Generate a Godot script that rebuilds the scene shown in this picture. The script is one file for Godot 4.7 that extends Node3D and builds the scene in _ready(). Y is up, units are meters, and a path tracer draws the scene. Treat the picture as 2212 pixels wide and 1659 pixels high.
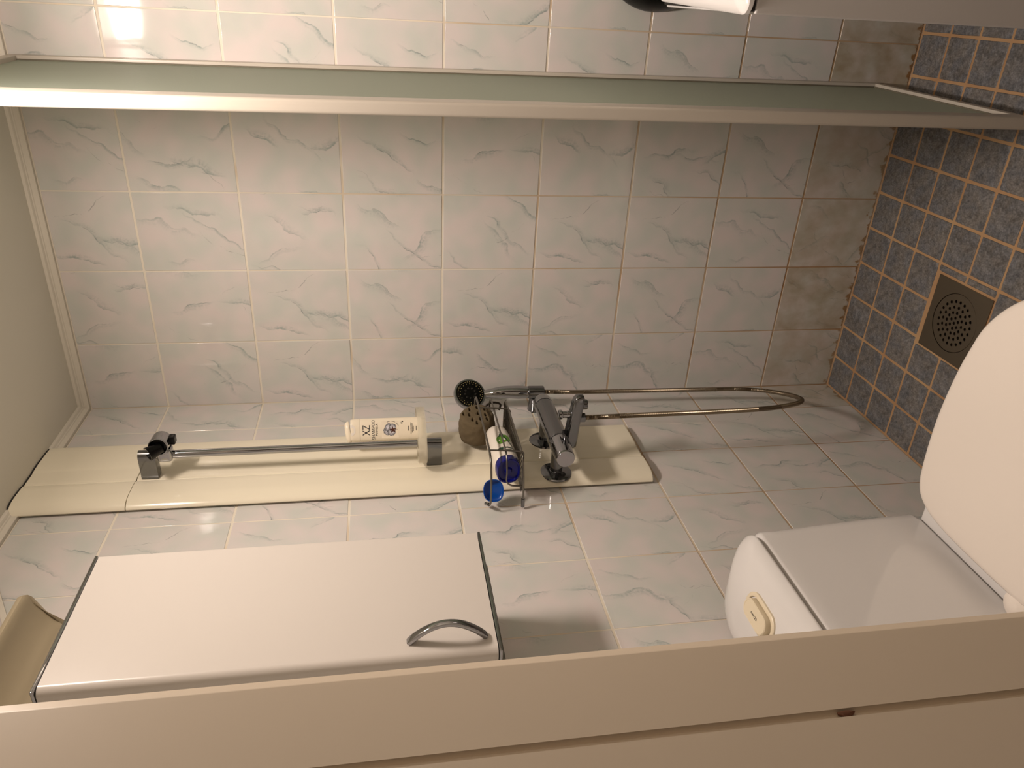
extends Node3D
# A small tiled shower room seen through its doorway; the photograph was taken with the camera turned on its side.

var names := {}
var M := {}
var marble_mats: Array = []
var stained_dim_mats: Array = []
var slate_mats: Array = []
var tile_cache := {}

const LAMP := Vector3(0.952, 2.13, 0.785)

# ------------------------------------------------------------------ mesh builder
class MB:
	var v := PackedVector3Array()
	var t := PackedVector2Array()
	var xf := Transform3D.IDENTITY

	func tri(a: Vector3, b: Vector3, c: Vector3, ua := Vector2.ZERO, ub := Vector2.ZERO, uc := Vector2.ZERO) -> void:
		v.append(xf * a); v.append(xf * b); v.append(xf * c)
		t.append(ua); t.append(ub); t.append(uc)

	func quad(a: Vector3, b: Vector3, c: Vector3, d: Vector3, ua := Vector2.ZERO, ub := Vector2.ZERO, uc := Vector2.ZERO, ud := Vector2.ZERO) -> void:
		tri(a, b, c, ua, ub, uc)
		tri(a, c, d, ua, uc, ud)

	func cap(ring: Array, flip := false) -> void:
		var c := Vector3.ZERO
		for p in ring: c += p
		c /= ring.size()
		for i in ring.size():
			var a: Vector3 = ring[i]
			var b: Vector3 = ring[(i + 1) % ring.size()]
			if flip: tri(c, b, a)
			else: tri(c, a, b)

	# rings run counter-clockwise when seen from where the loft is heading
	func loft(rings: Array, cap0 := true, cap1 := true, closed := true) -> void:
		for k in rings.size() - 1:
			var r0: Array = rings[k]
			var r1: Array = rings[k + 1]
			var n: int = r0.size()
			for i in (n if closed else n - 1):
				var j := (i + 1) % n
				quad(r0[i], r0[j], r1[j], r1[i])
		if cap0: cap(rings[0], true)
		if cap1: cap(rings[rings.size() - 1])

	func tube(path: Array, radius, sides := 10, cap0 := true, cap1 := true) -> void:
		var rings := []
		var up := Vector3.UP
		for i in path.size():
			var p: Vector3 = path[i]
			var d: Vector3 = (path[mini(i + 1, path.size() - 1)] - path[maxi(i - 1, 0)]).normalized()
			if i == 0:
				up = Vector3.UP if absf(d.y) < 0.9 else Vector3.RIGHT
			up = (up - d * up.dot(d)).normalized()
			var s := d.cross(up)
			var r: float = radius[i] if radius is Array else radius
			var ring := []
			for k in sides:
				var a := TAU * k / sides
				ring.append(p + (up * cos(a) - s * sin(a)) * -r if false else p + (s * cos(a) + up * sin(a)) * r)
			ring.reverse()
			rings.append(ring)
		for k in rings.size() - 1:
			for i in sides:
				var j := (i + 1) % sides
				quad(rings[k][j], rings[k][i], rings[k + 1][i], rings[k + 1][j])
		if cap0: cap(rings[0], false)
		if cap1: cap(rings[rings.size() - 1], true)

	# profile of (radius, height) turned about the local y axis
	func lathe(profile: Array, segs := 32, cap0 := true, cap1 := true) -> void:
		var rings := []
		for q in profile:
			var ring := []
			for k in segs:
				var a := TAU * k / segs
				ring.append(Vector3(q.x * cos(a), q.y, -q.x * sin(a)))
			rings.append(ring)
		loft(rings, cap0, cap1)

	func rr(w: float, h: float, r: float, n := 3) -> PackedVector2Array:
		var out := PackedVector2Array()
		r = clampf(r, 0.00001, minf(w, h) / 2.0)
		for c in 4:
			var cx := (w / 2 - r) * (1.0 if c == 0 or c == 3 else -1.0)
			var cy := (h / 2 - r) * (1.0 if c < 2 else -1.0)
			for k in n + 1:
				var a := PI / 2 * (c + float(k) / n)
				out.append(Vector2(cx + r * cos(a), cy + r * sin(a)))
		return out

	# rounded box centred on c with edge radius e
	func rbox(c: Vector3, s: Vector3, e := 0.003, n := 3) -> void:
		e = minf(e, minf(s.x, minf(s.y, s.z)) / 2.02)
		var rings := []
		for k in n + 1:
			var a := PI / 2 * k / n
			rings.append(_ring(c, s, e, e * (1 - sin(a)), -s.z / 2 + e * (1 - cos(a)), n))
		for k in n + 1:
			var a := PI / 2 * (1.0 - float(k) / n)
			rings.append(_ring(c, s, e, e * (1 - sin(a)), s.z / 2 - e * (1 - cos(a)), n))
		loft(rings)

	func _ring(c: Vector3, s: Vector3, e: float, inset: float, z: float, n: int) -> Array:
		var out := []
		for p in rr(s.x - 2 * inset, s.y - 2 * inset, maxf(e - inset, 0.0002), n):
			out.append(c + Vector3(p.x, p.y, z))
		return out

	func mesh(angle := 35.0) -> ArrayMesh:
		var n := v.size() / 3
		var fn := PackedVector3Array()
		fn.resize(n)
		var at := {}
		for f in n:
			var cr := (v[f * 3 + 1] - v[f * 3]).cross(v[f * 3 + 2] - v[f * 3])
			fn[f] = cr
			for k in 3:
				var key := Vector3i((v[f * 3 + k] * 40000.0).round())
				if at.has(key): at[key].append(f)
				else: at[key] = [f]
		var lim := cos(deg_to_rad(angle))
		var nn := PackedVector3Array()
		nn.resize(v.size())
		var unit := PackedVector3Array()
		unit.resize(n)
		for f in n: unit[f] = fn[f].normalized()
		for f in n:
			for k in 3:
				var key := Vector3i((v[f * 3 + k] * 40000.0).round())
				var s := Vector3.ZERO
				for g in at[key]:
					if unit[g].dot(unit[f]) >= lim: s += fn[g]
				nn[f * 3 + k] = s.normalized() if s.length_squared() > 0 else unit[f]
		# Godot's front faces run clockwise
		var vv := PackedVector3Array(); var no := PackedVector3Array(); var uv := PackedVector2Array()
		vv.resize(v.size()); no.resize(v.size()); uv.resize(v.size())
		for f in n:
			for k in 3:
				var s: int = f * 3 + [0, 2, 1][k]
				vv[f * 3 + k] = v[s]; no[f * 3 + k] = nn[s]; uv[f * 3 + k] = t[s]
		var arr := []
		arr.resize(Mesh.ARRAY_MAX)
		arr[Mesh.ARRAY_VERTEX] = vv
		arr[Mesh.ARRAY_NORMAL] = no
		arr[Mesh.ARRAY_TEX_UV] = uv
		var am := ArrayMesh.new()
		am.add_surface_from_arrays(Mesh.PRIMITIVE_TRIANGLES, arr)
		return am

# ------------------------------------------------------------------ scene helpers
func numbered(called: String) -> String:
	var k: int = names.get(called, 0)
	names[called] = k + 1
	return called if k == 0 else "%s_%03d" % [called, k]

func tag(o: Node, label: String, category: String, kind := "", group := "") -> void:
	if label: o.set_meta("label", label)
	if category: o.set_meta("category", category)
	if kind: o.set_meta("kind", kind)
	if group: o.set_meta("group", group)

func thing(called: String, label: String, category: String, at: Vector3, kind := "") -> Node3D:
	var o := Node3D.new()
	o.name = numbered(called)
	add_child(o, true)
	o.position = at
	tag(o, label, category, kind)
	return o

# a mesh written in room coordinates, hung under its thing
func obj(called: String, m, mat: Material, parent: Node = self, angle := 35.0) -> MeshInstance3D:
	var o := MeshInstance3D.new()
	o.name = numbered(called) if parent == self else called
	o.mesh = m.mesh(angle) if m is MB else m
	o.material_override = mat
	var p := parent
	while p != self:
		o.position -= p.position
		p = p.get_parent()
	parent.add_child(o, true)
	return o

func mat(called: String, c: Color, rough := 0.5, metal := 0.0) -> StandardMaterial3D:
	var m := StandardMaterial3D.new()
	m.resource_name = called
	m.albedo_color = c
	m.roughness = rough
	m.metallic = metal
	M[called] = m
	return m

func basis_from(y: Vector3, hint := Vector3(0, 0, 1)) -> Basis:
	y = y.normalized()
	var x := y.cross(hint).normalized()
	return Basis(x, y, x.cross(y))

func curve(pts: Array, step: float) -> Array:
	var c := Curve3D.new()
	c.bake_interval = step
	for i in pts.size():
		var a: Vector3 = pts[maxi(i - 1, 0)]
		var b: Vector3 = pts[mini(i + 1, pts.size() - 1)]
		var tg := (b - a) / 6.0
		c.add_point(pts[i], -tg, tg)
	return Array(c.get_baked_points())

# ------------------------------------------------------------------ textures
func tex(w: int, h: int, px: PackedByteArray) -> ImageTexture:
	return ImageTexture.create_from_image(Image.create_from_data(w, h, false, Image.FORMAT_RGB8, px))

func noise(sd: int, freq: float, oct := 3) -> FastNoiseLite:
	var n := FastNoiseLite.new()
	n.seed = sd
	n.noise_type = FastNoiseLite.TYPE_SIMPLEX_SMOOTH
	n.frequency = freq
	n.fractal_octaves = oct
	return n

# marble print of one ceramic tile, 20 x 25 cm; rust > 0 adds iron stains along the floor and painted-in dimming
func marble(sd: int, rust_dim: float) -> ImageTexture:
	var w := 280
	var h := 350
	var rng := RandomNumberGenerator.new()
	rng.seed = sd * 7919 + 13
	var vein := PackedFloat32Array(); vein.resize(w * h)
	var wash := PackedFloat32Array(); wash.resize(w * h)
	var bend := noise(sd + 50, 0.012, 3)
	var jag := noise(sd + 60, 0.11, 2)
	var fib := noise(sd + 70, 0.05, 3)
	# each streak: a thin wandering vein with a fibrous grey-green wash trailing on one side of it
	for s in rng.randi_range(6, 8):
		var p := Vector2(rng.randf_range(-10, w + 10), rng.randf_range(-30, h * 0.75))
		var lean := rng.randf_range(0.18, 0.75) * (1.0 if rng.randf() < 0.7 else -0.8)
		var ln := int(rng.randf_range(110, 330) / 0.7)
		var off := rng.randf_range(0, 900)
		var side := 1.0 if rng.randf() < 0.5 else -1.0
		var wide := rng.randf_range(9, 34)
		var has_wash := rng.randf_range(0.45, 1.05) if s < 5 else 0.0
		var dark := rng.randf_range(0.35, 0.9)
		for k in ln:
			var a := PI / 2 + lean + bend.get_noise_2d(k * 0.7, off) * 1.3 + jag.get_noise_2d(k * 0.7, off + 99) * 0.9
			var d := Vector2(cos(a), sin(a))
			p += d * 0.7
			var env := sin(PI * (k + 1.0) / ln)
			if has_wash > 0.0:
				var nrm := Vector2(-d.y, d.x) * side
				var ww := wide * (0.4 + 0.6 * env)
				for q in int(ww):
					var xx := int(p.x + nrm.x * q); var yy := int(p.y + nrm.y * q)
					if xx >= 0 and yy >= 0 and xx < w and yy < h:
						var g := has_wash * env * pow(1.0 - q / ww, 1.2) * clampf(0.68 + 1.2 * fib.get_noise_2d(k * 0.25 + off, q * 2.2 + off), 0, 1)
						if g > wash[yy * w + xx]: wash[yy * w + xx] = g
			var st := dark * env * clampf(0.35 + bend.get_noise_2d(off, k * 1.3) * 1.8, 0.0, 1.0)
			if st < 0.03: continue
			var wd := 0.5 + 0.55 * st
			for yy in range(int(p.y) - 1, int(p.y) + 3):
				for xx in range(int(p.x) - 1, int(p.x) + 3):
					if xx >= 0 and yy >= 0 and xx < w and yy < h:
						var d2 := (xx - p.x) * (xx - p.x) + (yy - p.y) * (yy - p.y)
						var g := st * exp(-d2 / (wd * wd))
						if g > vein[yy * w + xx]: vein[yy * w + xx] = g
	var soft := PackedFloat32Array(); soft.resize(w * h)
	for y in range(2, h - 2):
		for x in range(2, w - 2):
			var i := y * w + x
			soft[i] = (wash[i] * 2 + wash[i - 1] + wash[i + 1] + wash[i - w] + wash[i + w] + wash[i - 2 * w] + wash[i + 2 * w] + wash[i - w - 1] + wash[i + w + 1] + wash[i - w + 1] + wash[i + w - 1]) / 12.0
	var n1 := noise(sd + 100, 0.0065, 2)
	var n2 := noise(sd + 200, 0.05, 4)
	var n3 := noise(sd + 300, 0.022, 4)
	var px := PackedByteArray(); px.resize(w * h * 3)
	for y in h:
		pass
		for x in w:
			var i := y * w + x
			var a := n1.get_noise_2d(x, y)
			var b := n2.get_noise_2d(x * 1.6, y * 0.6)
			var m := clampf(0.55 + a * 0.8, 0, 1)
			var r := lerpf(0.80, 0.855, m); var g := lerpf(0.81, 0.823, m); var bl := lerpf(0.79, 0.815, m)
			var k := clampf(soft[i] * (0.95 + b * 0.6), 0, 0.92)
			r = lerpf(r, 0.60, k); g = lerpf(g, 0.645, k); bl = lerpf(bl, 0.64, k)
			k = clampf(vein[i] * 0.85, 0, 0.85)
			r = lerpf(r, 0.42, k); g = lerpf(g, 0.44, k); bl = lerpf(bl, 0.45, k)
			if rust_dim > 0.0:
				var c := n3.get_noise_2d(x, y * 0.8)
				# patchy brown grime, deepened to paint in the dimming towards the floor, then iron stain creeping up from the floor joint
				k = clampf(0.50 + c * 0.22 + n1.get_noise_2d(x + 500, y) * 0.35, 0.0, 0.9) * rust_dim
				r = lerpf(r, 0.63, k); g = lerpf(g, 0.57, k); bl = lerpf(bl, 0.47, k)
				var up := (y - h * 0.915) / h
				k = clampf((up * 22.0 + c * 2.0 - 0.12) * 1.6, 0, 0.8) * rust_dim
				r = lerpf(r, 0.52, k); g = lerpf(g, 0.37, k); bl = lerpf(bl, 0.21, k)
			px[i * 3] = int(r * 255); px[i * 3 + 1] = int(g * 255); px[i * 3 + 2] = int(bl * 255)
	return tex(w, h, px)

func slate(sd: int) -> ImageTexture:
	var w := 160
	var a := noise(sd, 0.010, 3); var b := noise(sd + 9, 0.11, 3); var c := noise(sd + 19, 0.035, 4)
	var px := PackedByteArray(); px.resize(w * w * 3)
	for y in w:
		for x in w:
			var i := (y * w + x) * 3
			var m := clampf(0.5 + a.get_noise_2d(x, y) * 1.3, 0, 1)
			var g := b.get_noise_2d(x, y * 0.8) * 0.10 + c.get_noise_2d(x + 300, y) * 0.10 + a.get_noise_2d(x + 700, y) * 0.06 - 0.02
			px[i] = int(clampf(lerpf(0.450, 0.428, m) + g, 0, 1) * 255)
			px[i + 1] = int(clampf(lerpf(0.436, 0.432, m) + g, 0, 1) * 255)
			px[i + 2] = int(clampf(lerpf(0.424, 0.446, m) + g, 0, 1) * 255)
	return tex(w, w, px)

# two grout colours mixed in patches; rusty share given per row
func grout(sd: int, clean: Color, dirty: Color, share: Callable) -> ImageTexture:
	var w := 256
	var a := noise(sd, 0.012, 3)
	var px := PackedByteArray(); px.resize(w * w * 3)
	for y in w:
		var s: float = share.call(float(y) / w)
		for x in w:
			var k := clampf(s + a.get_noise_2d(x * 1.5, y * 1.5) * 0.45, 0, 1)
			var c := clean.lerp(dirty, k)
			var i := (y * w + x) * 3
			px[i] = int(c.r * 255); px[i + 1] = int(c.g * 255); px[i + 2] = int(c.b * 255)
	return tex(w, w, px)

func materials() -> void:
	for k in 12:
		var m := mat("marble_%d" % k, Color.WHITE, 0.06)
		m.albedo_texture = marble(k, 0.0)
		marble_mats.append(m)
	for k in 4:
		var m := mat("stained_dim_marble_%d" % k, Color.WHITE, 0.2)
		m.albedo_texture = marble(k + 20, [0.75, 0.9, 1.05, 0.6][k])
		stained_dim_mats.append(m)
	for k in 7:
		var m := mat("slate_%d" % k, Color.WHITE, 0.42)
		m.albedo_texture = slate(k * 31 + 4)
		slate_mats.append(m)
	var wg := mat("wall_grout", Color.WHITE, 0.8)
	wg.albedo_texture = grout(5, Color(0.90, 0.87, 0.81), Color(0.64, 0.49, 0.34), func(v): return lerpf(-0.12, 0.9, v * v))
	var fg := mat("floor_grout", Color.WHITE, 0.85)
	fg.albedo_texture = grout(8, Color(0.74, 0.62, 0.47), Color(0.62, 0.46, 0.32), func(_v): return 0.45)
	mat("chrome", Color(0.66, 0.665, 0.68), 0.06, 1.0)
	mat("worn_chrome", Color(0.50, 0.505, 0.515), 0.12, 1.0)
	mat("steel", Color(0.50, 0.485, 0.46), 0.28, 1.0)
	mat("drain_steel", Color(0.49, 0.455, 0.40), 0.4, 1.0)
	mat("hose_metal", Color(0.55, 0.50, 0.43), 0.28, 1.0)
	mat("black", Color(0.012, 0.012, 0.013), 0.28)
	M.black.metallic_specular = 0.35
	mat("nozzle", Color(0.78, 0.72, 0.48), 0.5)
	mat("panel_cream", Color(0.93, 0.90, 0.82), 0.14)
	mat("cream_trim", Color(0.86, 0.835, 0.785), 0.35)
	mat("ceiling_paint", Color(0.88, 0.865, 0.82), 0.8)
	mat("frame_white", Color(0.76, 0.73, 0.685), 0.32)
	mat("frame_seal", Color(0.42, 0.40, 0.34), 0.7)
	mat("cabinet_white", Color(0.80, 0.775, 0.75), 0.28)
	mat("porcelain", Color(0.85, 0.84, 0.835), 0.07)
	mat("seat_plastic", Color(0.90, 0.865, 0.83), 0.22)
	mat("button_plastic", Color(0.87, 0.82, 0.72), 0.35)
	mat("jamb_paint", Color(0.86, 0.80, 0.72), 0.38)
	mat("chipped_wood", Color(0.40, 0.25, 0.16), 0.8)
	mat("plain_wall", Color(0.80, 0.78, 0.74), 0.6)
	mat("hall_paint", Color(0.40, 0.36, 0.32), 0.8)
	mat("lamp_housing", Color(0.9, 0.9, 0.88), 0.4)
	mat("shade_plastic", Color(0.66, 0.61, 0.51), 0.4)
	mat("bottle_white", Color(0.90, 0.87, 0.83), 0.3)
	mat("bottle_ivory", Color(0.93, 0.885, 0.80), 0.28)
	mat("ink_navy", Color(0.03, 0.03, 0.10), 0.5)
	mat("ink_dark", Color(0.12, 0.10, 0.10), 0.5)
	mat("ink_green", Color(0.03, 0.22, 0.13), 0.5)
	mat("leaf_green", Color(0.36, 0.58, 0.08), 0.5)
	mat("cap_blue", Color(0.02, 0.05, 0.42), 0.25)
	mat("lid_blue", Color(0.01, 0.29, 0.62), 0.25)
	M.lid_blue.backlight_enabled = true
	M.lid_blue.backlight = Color(0.05, 0.3, 0.6)
	mat("foam", Color(0.37, 0.32, 0.235), 0.95)
	mat("cord", Color(0.16, 0.13, 0.10), 0.9)
	mat("washer_side", Color(0.84, 0.83, 0.83), 0.45)
	mat("washer_top", Color(0.93, 0.92, 0.92), 0.2)
	mat("rubber_gap_dark", Color(0.12, 0.11, 0.10), 0.7)
	var pane := mat("frosted_glass", Color(0.62, 0.66, 0.625), 0.42)   # etched: light goes through it scattered
	pane.backlight_enabled = true
	pane.backlight = Color(0.98, 1.0, 0.96)
	var dish := mat("cloudy_plastic", Color(0.86, 0.83, 0.75, 0.42), 0.35)
	dish.transparency = BaseMaterial3D.TRANSPARENCY_ALPHA
	var glow := mat("lamp_glow", Color(1, 0.95, 0.88), 0.5)
	glow.emission_enabled = true
	glow.emission = Color(1.0, 0.93, 0.86)
	glow.emission_energy_multiplier = 4.0

# ------------------------------------------------------------------ tiles
func tile_mesh(w: float, h: float, thick: float, bevel: float, uvw: Vector2) -> ArrayMesh:
	var key := "%.4f %.4f %.4f" % [w, h, thick]
	if tile_cache.has(key): return tile_cache[key]
	var m := MB.new()
	var rings := []
	for q in [Vector2(0, -thick), Vector2(0, -bevel), Vector2(bevel * 0.3, -bevel * 0.3), Vector2(bevel, 0)]:
		var ring := []
		for p in m.rr(w - 2 * q.x, h - 2 * q.x, 0.0012, 1): ring.append(Vector3(p.x, p.y, q.y))
		rings.append(ring)
	m.loft(rings, false, true)
	for i in m.v.size():
		m.t[i] = Vector2(m.v[i].x / uvw.x + 0.5, 0.5 - m.v[i].y / uvw.y)
	tile_cache[key] = m.mesh(50.0)
	return tile_cache[key]

# a floor tile with a slightly wavy worn edge
func slate_mesh(w: float, h: float, variant: int) -> ArrayMesh:
	var key := "s%.4f %.4f %d" % [w, h, variant]
	if tile_cache.has(key): return tile_cache[key]
	var rng := RandomNumberGenerator.new()
	rng.seed = 77 + variant
	var m := MB.new()
	var out := []
	var cs := [Vector2(w / 2, h / 2), Vector2(-w / 2, h / 2), Vector2(-w / 2, -h / 2), Vector2(w / 2, -h / 2)]
	for c in 4:
		for k in 5:
			var p: Vector2 = cs[c].lerp(cs[(c + 1) % 4], k / 5.0)
			out.append(p - p.normalized() * (rng.randf_range(0.0, 0.0011) + (0.0012 if k == 0 else 0.0)))
	var rings := []
	for q in [Vector2(0, -0.008), Vector2(0, -0.0018), Vector2(0.0012, -0.0005), Vector2(0.003, 0)]:
		var ring := []
		for p in out: ring.append(Vector3(p.x - signf(p.x) * minf(q.x, absf(p.x)), p.y - signf(p.y) * minf(q.x, absf(p.y)), q.y))
		rings.append(ring)
	m.loft(rings, false, true)
	for i in m.v.size():
		m.t[i] = Vector2(m.v[i].x / 0.1 + 0.5, 0.5 - m.v[i].y / 0.1)
	tile_cache[key] = m.mesh(50.0)
	return tile_cache[key]

func put_tile(parent: Node3D, mesh: ArrayMesh, m: Material, at: Vector3, b: Basis) -> void:
	var o := MeshInstance3D.new()
	o.name = "tile"
	o.mesh = mesh
	o.material_override = m
	o.transform = Transform3D(b, at - parent.position)
	parent.add_child(o, true)

func slab(called: String, lo: Vector3, hi: Vector3, m: Material, label: String, category: String) -> MeshInstance3D:
	var b := MB.new()
	b.rbox((lo + hi) / 2, hi - lo, 0.0005, 1)
	for i in b.v.size():
		var p := b.v[i]
		b.t[i] = Vector2(p.x + p.z, (2.2 - p.y) / 2.2)
	var o := obj(called, b, m)
	tag(o, label, category, "structure")
	return o

func _ready() -> void:
	# --- camera (turned on its side), dark surroundings, lamp, exposure
	var cam := Camera3D.new()
	cam.name = "camera"
	cam.keep_aspect = Camera3D.KEEP_HEIGHT
	cam.fov = 53.7861
	cam.near = 0.02
	cam.far = 30.0
	add_child(cam)
	cam.transform = Transform3D(Basis(Vector3(0.0490942, -0.985779, 0.1607157), Vector3(0.8863385, -0.0311779, -0.4619871), Vector3(0.4604279, 0.1651294, 0.8722032)), Vector3(1.0616583, 1.3874011, 1.9425916))
	cam.current = true
	var we := WorldEnvironment.new()
	we.name = "surroundings"
	var env := Environment.new()
	env.background_mode = Environment.BG_COLOR
	env.background_color = Color(0.02, 0.018, 0.015)
	env.tonemap_mode = Environment.TONE_MAPPER_LINEAR
	env.tonemap_exposure = 1.84
	env.sdfgi_enabled = true
	env.ssao_enabled = true
	env.ssil_enabled = true
	we.environment = env
	add_child(we)
	materials()
	ceiling_lamp()
	hall()
	shell()
	back_wall()
	left_wall()
	floor_tiles()
	ceiling_trim()
	doorway()
	screen()
	shower_panel()
	cabinet()
	toilet()
	washer()
	rail()
	mixer()
	hand_shower()
	basket()
	shade()

func area_light(called: String, at: Vector3, size: Vector2, energy: float, c: Color) -> void:
	var l := AreaLight3D.new()
	l.name = called
	l.area_size = size
	l.area_normalize_energy = true
	l.light_energy = energy
	l.light_color = c
	l.shadow_enabled = true
	l.area_range = 8.0
	l.area_attenuation = 2.0
	l.transform = Transform3D(Basis(Vector3.RIGHT, -PI / 2), at)
	add_child(l)

func ceiling_lamp() -> void:
	var t := thing("ceiling_lamp", "white rectangular ceiling lamp with a glowing diffuser above the shower screen", "lamp", Vector3(LAMP.x, 2.2, LAMP.z))
	var b := MB.new()
	b.rbox(Vector3(LAMP.x, 2.186, LAMP.z), Vector3(0.155, 0.028, 0.29), 0.006)
	obj("lamp_base", b, M.lamp_housing, t)
	b = MB.new()
	b.rbox(Vector3(LAMP.x, 2.153, LAMP.z), Vector3(0.135, 0.038, 0.26), 0.01)
	obj("lamp_diffuser", b, M.lamp_glow, t)
	area_light("ceiling_lamp_light", Vector3(LAMP.x, 2.132, LAMP.z), Vector2(0.135, 0.26), 0.80, Color(1.0, 0.93, 0.875))
	var o := OmniLight3D.new()
	o.name = "ceiling_lamp_glow"
	o.position = Vector3(LAMP.x, 2.153, LAMP.z)
	o.light_color = Color(1.0, 0.93, 0.875)
	o.light_energy = 0.14
	o.light_size = 0.06
	o.omni_range = 8.0
	o.omni_attenuation = 2.0
	o.shadow_enabled = true
	add_child(o)

func hall() -> void:
	slab("floor_hall", Vector3(-1.0, -0.12, 1.72), Vector3(3.0, 0.0, 3.4), M.hall_paint, "plain dark floor of the hallway in front of the doorway", "floor")
	slab("ceiling_hall", Vector3(-1.0, 2.4, 1.72), Vector3(3.0, 2.5, 3.4), M.hall_paint, "plain ceiling of the hallway in front of the doorway", "ceiling")
	slab("wall_hall_back", Vector3(-1.0, -0.12, 3.4), Vector3(3.0, 2.5, 3.5), M.hall_paint, "plain hallway wall facing the doorway", "wall")
	slab("wall_hall_left", Vector3(-1.1, -0.12, 1.72), Vector3(-1.0, 2.5, 3.5), M.hall_paint, "plain hallway wall left of the doorway", "wall")
	slab("wall_hall_right", Vector3(3.0, -0.12, 1.72), Vector3(3.1, 2.5, 3.5), M.hall_paint, "plain hallway wall right of the doorway", "wall")

func shell() -> void:
	slab("ceiling", Vector3(-0.15, 2.2, -0.15), Vector3(1.9, 2.3, 1.72), M.ceiling_paint, "plain off-white painted ceiling of the shower room", "ceiling")
	slab("wall_right", Vector3(1.75, -0.12, -0.15), Vector3(1.9, 2.2, 1.72), M.plain_wall, "pale plain wall behind the washing machine", "wall")
	# the wall with the doorway, in three pieces under one name
	var t := thing("wall_front", "wall between shower room and hallway holding the cream doorway", "wall", Vector3(0.3, 0, 1.66), "structure")
	for q in [[Vector3(0.0, 0, 1.602), Vector3(0.60, 2.2, 1.72)], [Vector3(1.50, 0, 1.602), Vector3(1.75, 2.2, 1.72)], [Vector3(0.60, 2.09, 1.602), Vector3(1.50, 2.2, 1.72)]]:
		var b := MB.new()
		b.rbox((q[0] + q[1]) / 2, q[1] - q[0], 0.001, 1)
		obj("wall_piece", b, M.plain_wall, t)

const W := 0.1998
const H := 0.25
const H0 := 1.977

func rows() -> Array:
	var out := [[H0, 2.175]]
	for k in 7: out.append([H0 - (k + 1) * H, H0 - k * H])
	out.append([0.0, H0 - 7 * H])
	return out

func wobble(rng: RandomNumberGenerator) -> Basis:
	return Basis(Vector3.RIGHT, rng.randf_range(-0.0035, 0.0035)) * Basis(Vector3.UP, rng.randf_range(-0.0035, 0.0035))

func back_wall() -> void:
	var wall := slab("wall_back", Vector3(-0.15, -0.12, -0.15), Vector3(1.75, 2.2, -0.0010), M.wall_grout, "far wall of glossy white marbled tiles behind the shower", "wall")
	var rng := RandomNumberGenerator.new()
	rng.seed = 41
	var xs := [0.0, 0.1901]
	while xs[-1] + W < 1.75: xs.append(xs[-1] + W)
	xs.append(1.75)
	for i in xs.size() - 1:
		var r := 0
		for y in rows():
			var w: float = xs[i + 1] - xs[i] - 0.0026
			var h: float = y[1] - y[0] - 0.0046
			var m: Material = marble_mats[rng.randi() % marble_mats.size()]
			if r == 8: m = stained_dim_mats[[3, 1, 0, 3, 2, 1, 2, 0, 1][i % 9]]
			put_tile(wall, tile_mesh(w, h, 0.007, 0.0014, Vector2(0.2, 0.25)), m, Vector3((xs[i] + xs[i + 1]) / 2, (y[0] + y[1]) / 2, rng.randf_range(-0.0002, 0.0002)), wobble(rng))
			r += 1

func left_wall() -> void:
	var wall := slab("wall_left", Vector3(-0.15, -0.12, -0.0010), Vector3(-0.0010, 2.2, 1.72), M.wall_grout, "side wall of glossy white marbled tiles carrying the shower panel", "wall")
	var rng := RandomNumberGenerator.new()
	rng.seed = 97
	var zs := [0.0, 0.1385]
	while zs[-1] + W < 1.6: zs.append(zs[-1] + W)
	zs.append(1.6)
	var b := Basis(Vector3.UP, PI / 2)
	for i in zs.size() - 1:
		var r := 0
		for y in rows():
			var w: float = zs[i + 1] - zs[i] - 0.0026
			var h: float = y[1] - y[0] - 0.0046
			var m: Material = marble_mats[rng.randi() % marble_mats.size()]
			if r == 8 and i == 0: m = stained_dim_mats[3]
			put_tile(wall, tile_mesh(w, h, 0.007, 0.0014, Vector2(0.2, 0.25)), m, Vector3(rng.randf_range(-0.0002, 0.0002), (y[0] + y[1]) / 2, (zs[i] + zs[i + 1]) / 2), b * wobble(rng))
			r += 1

const DX0 := 0.290
const DX1 := 0.486
const DZ0 := 0.318
const DZ1 := 0.517

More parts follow.
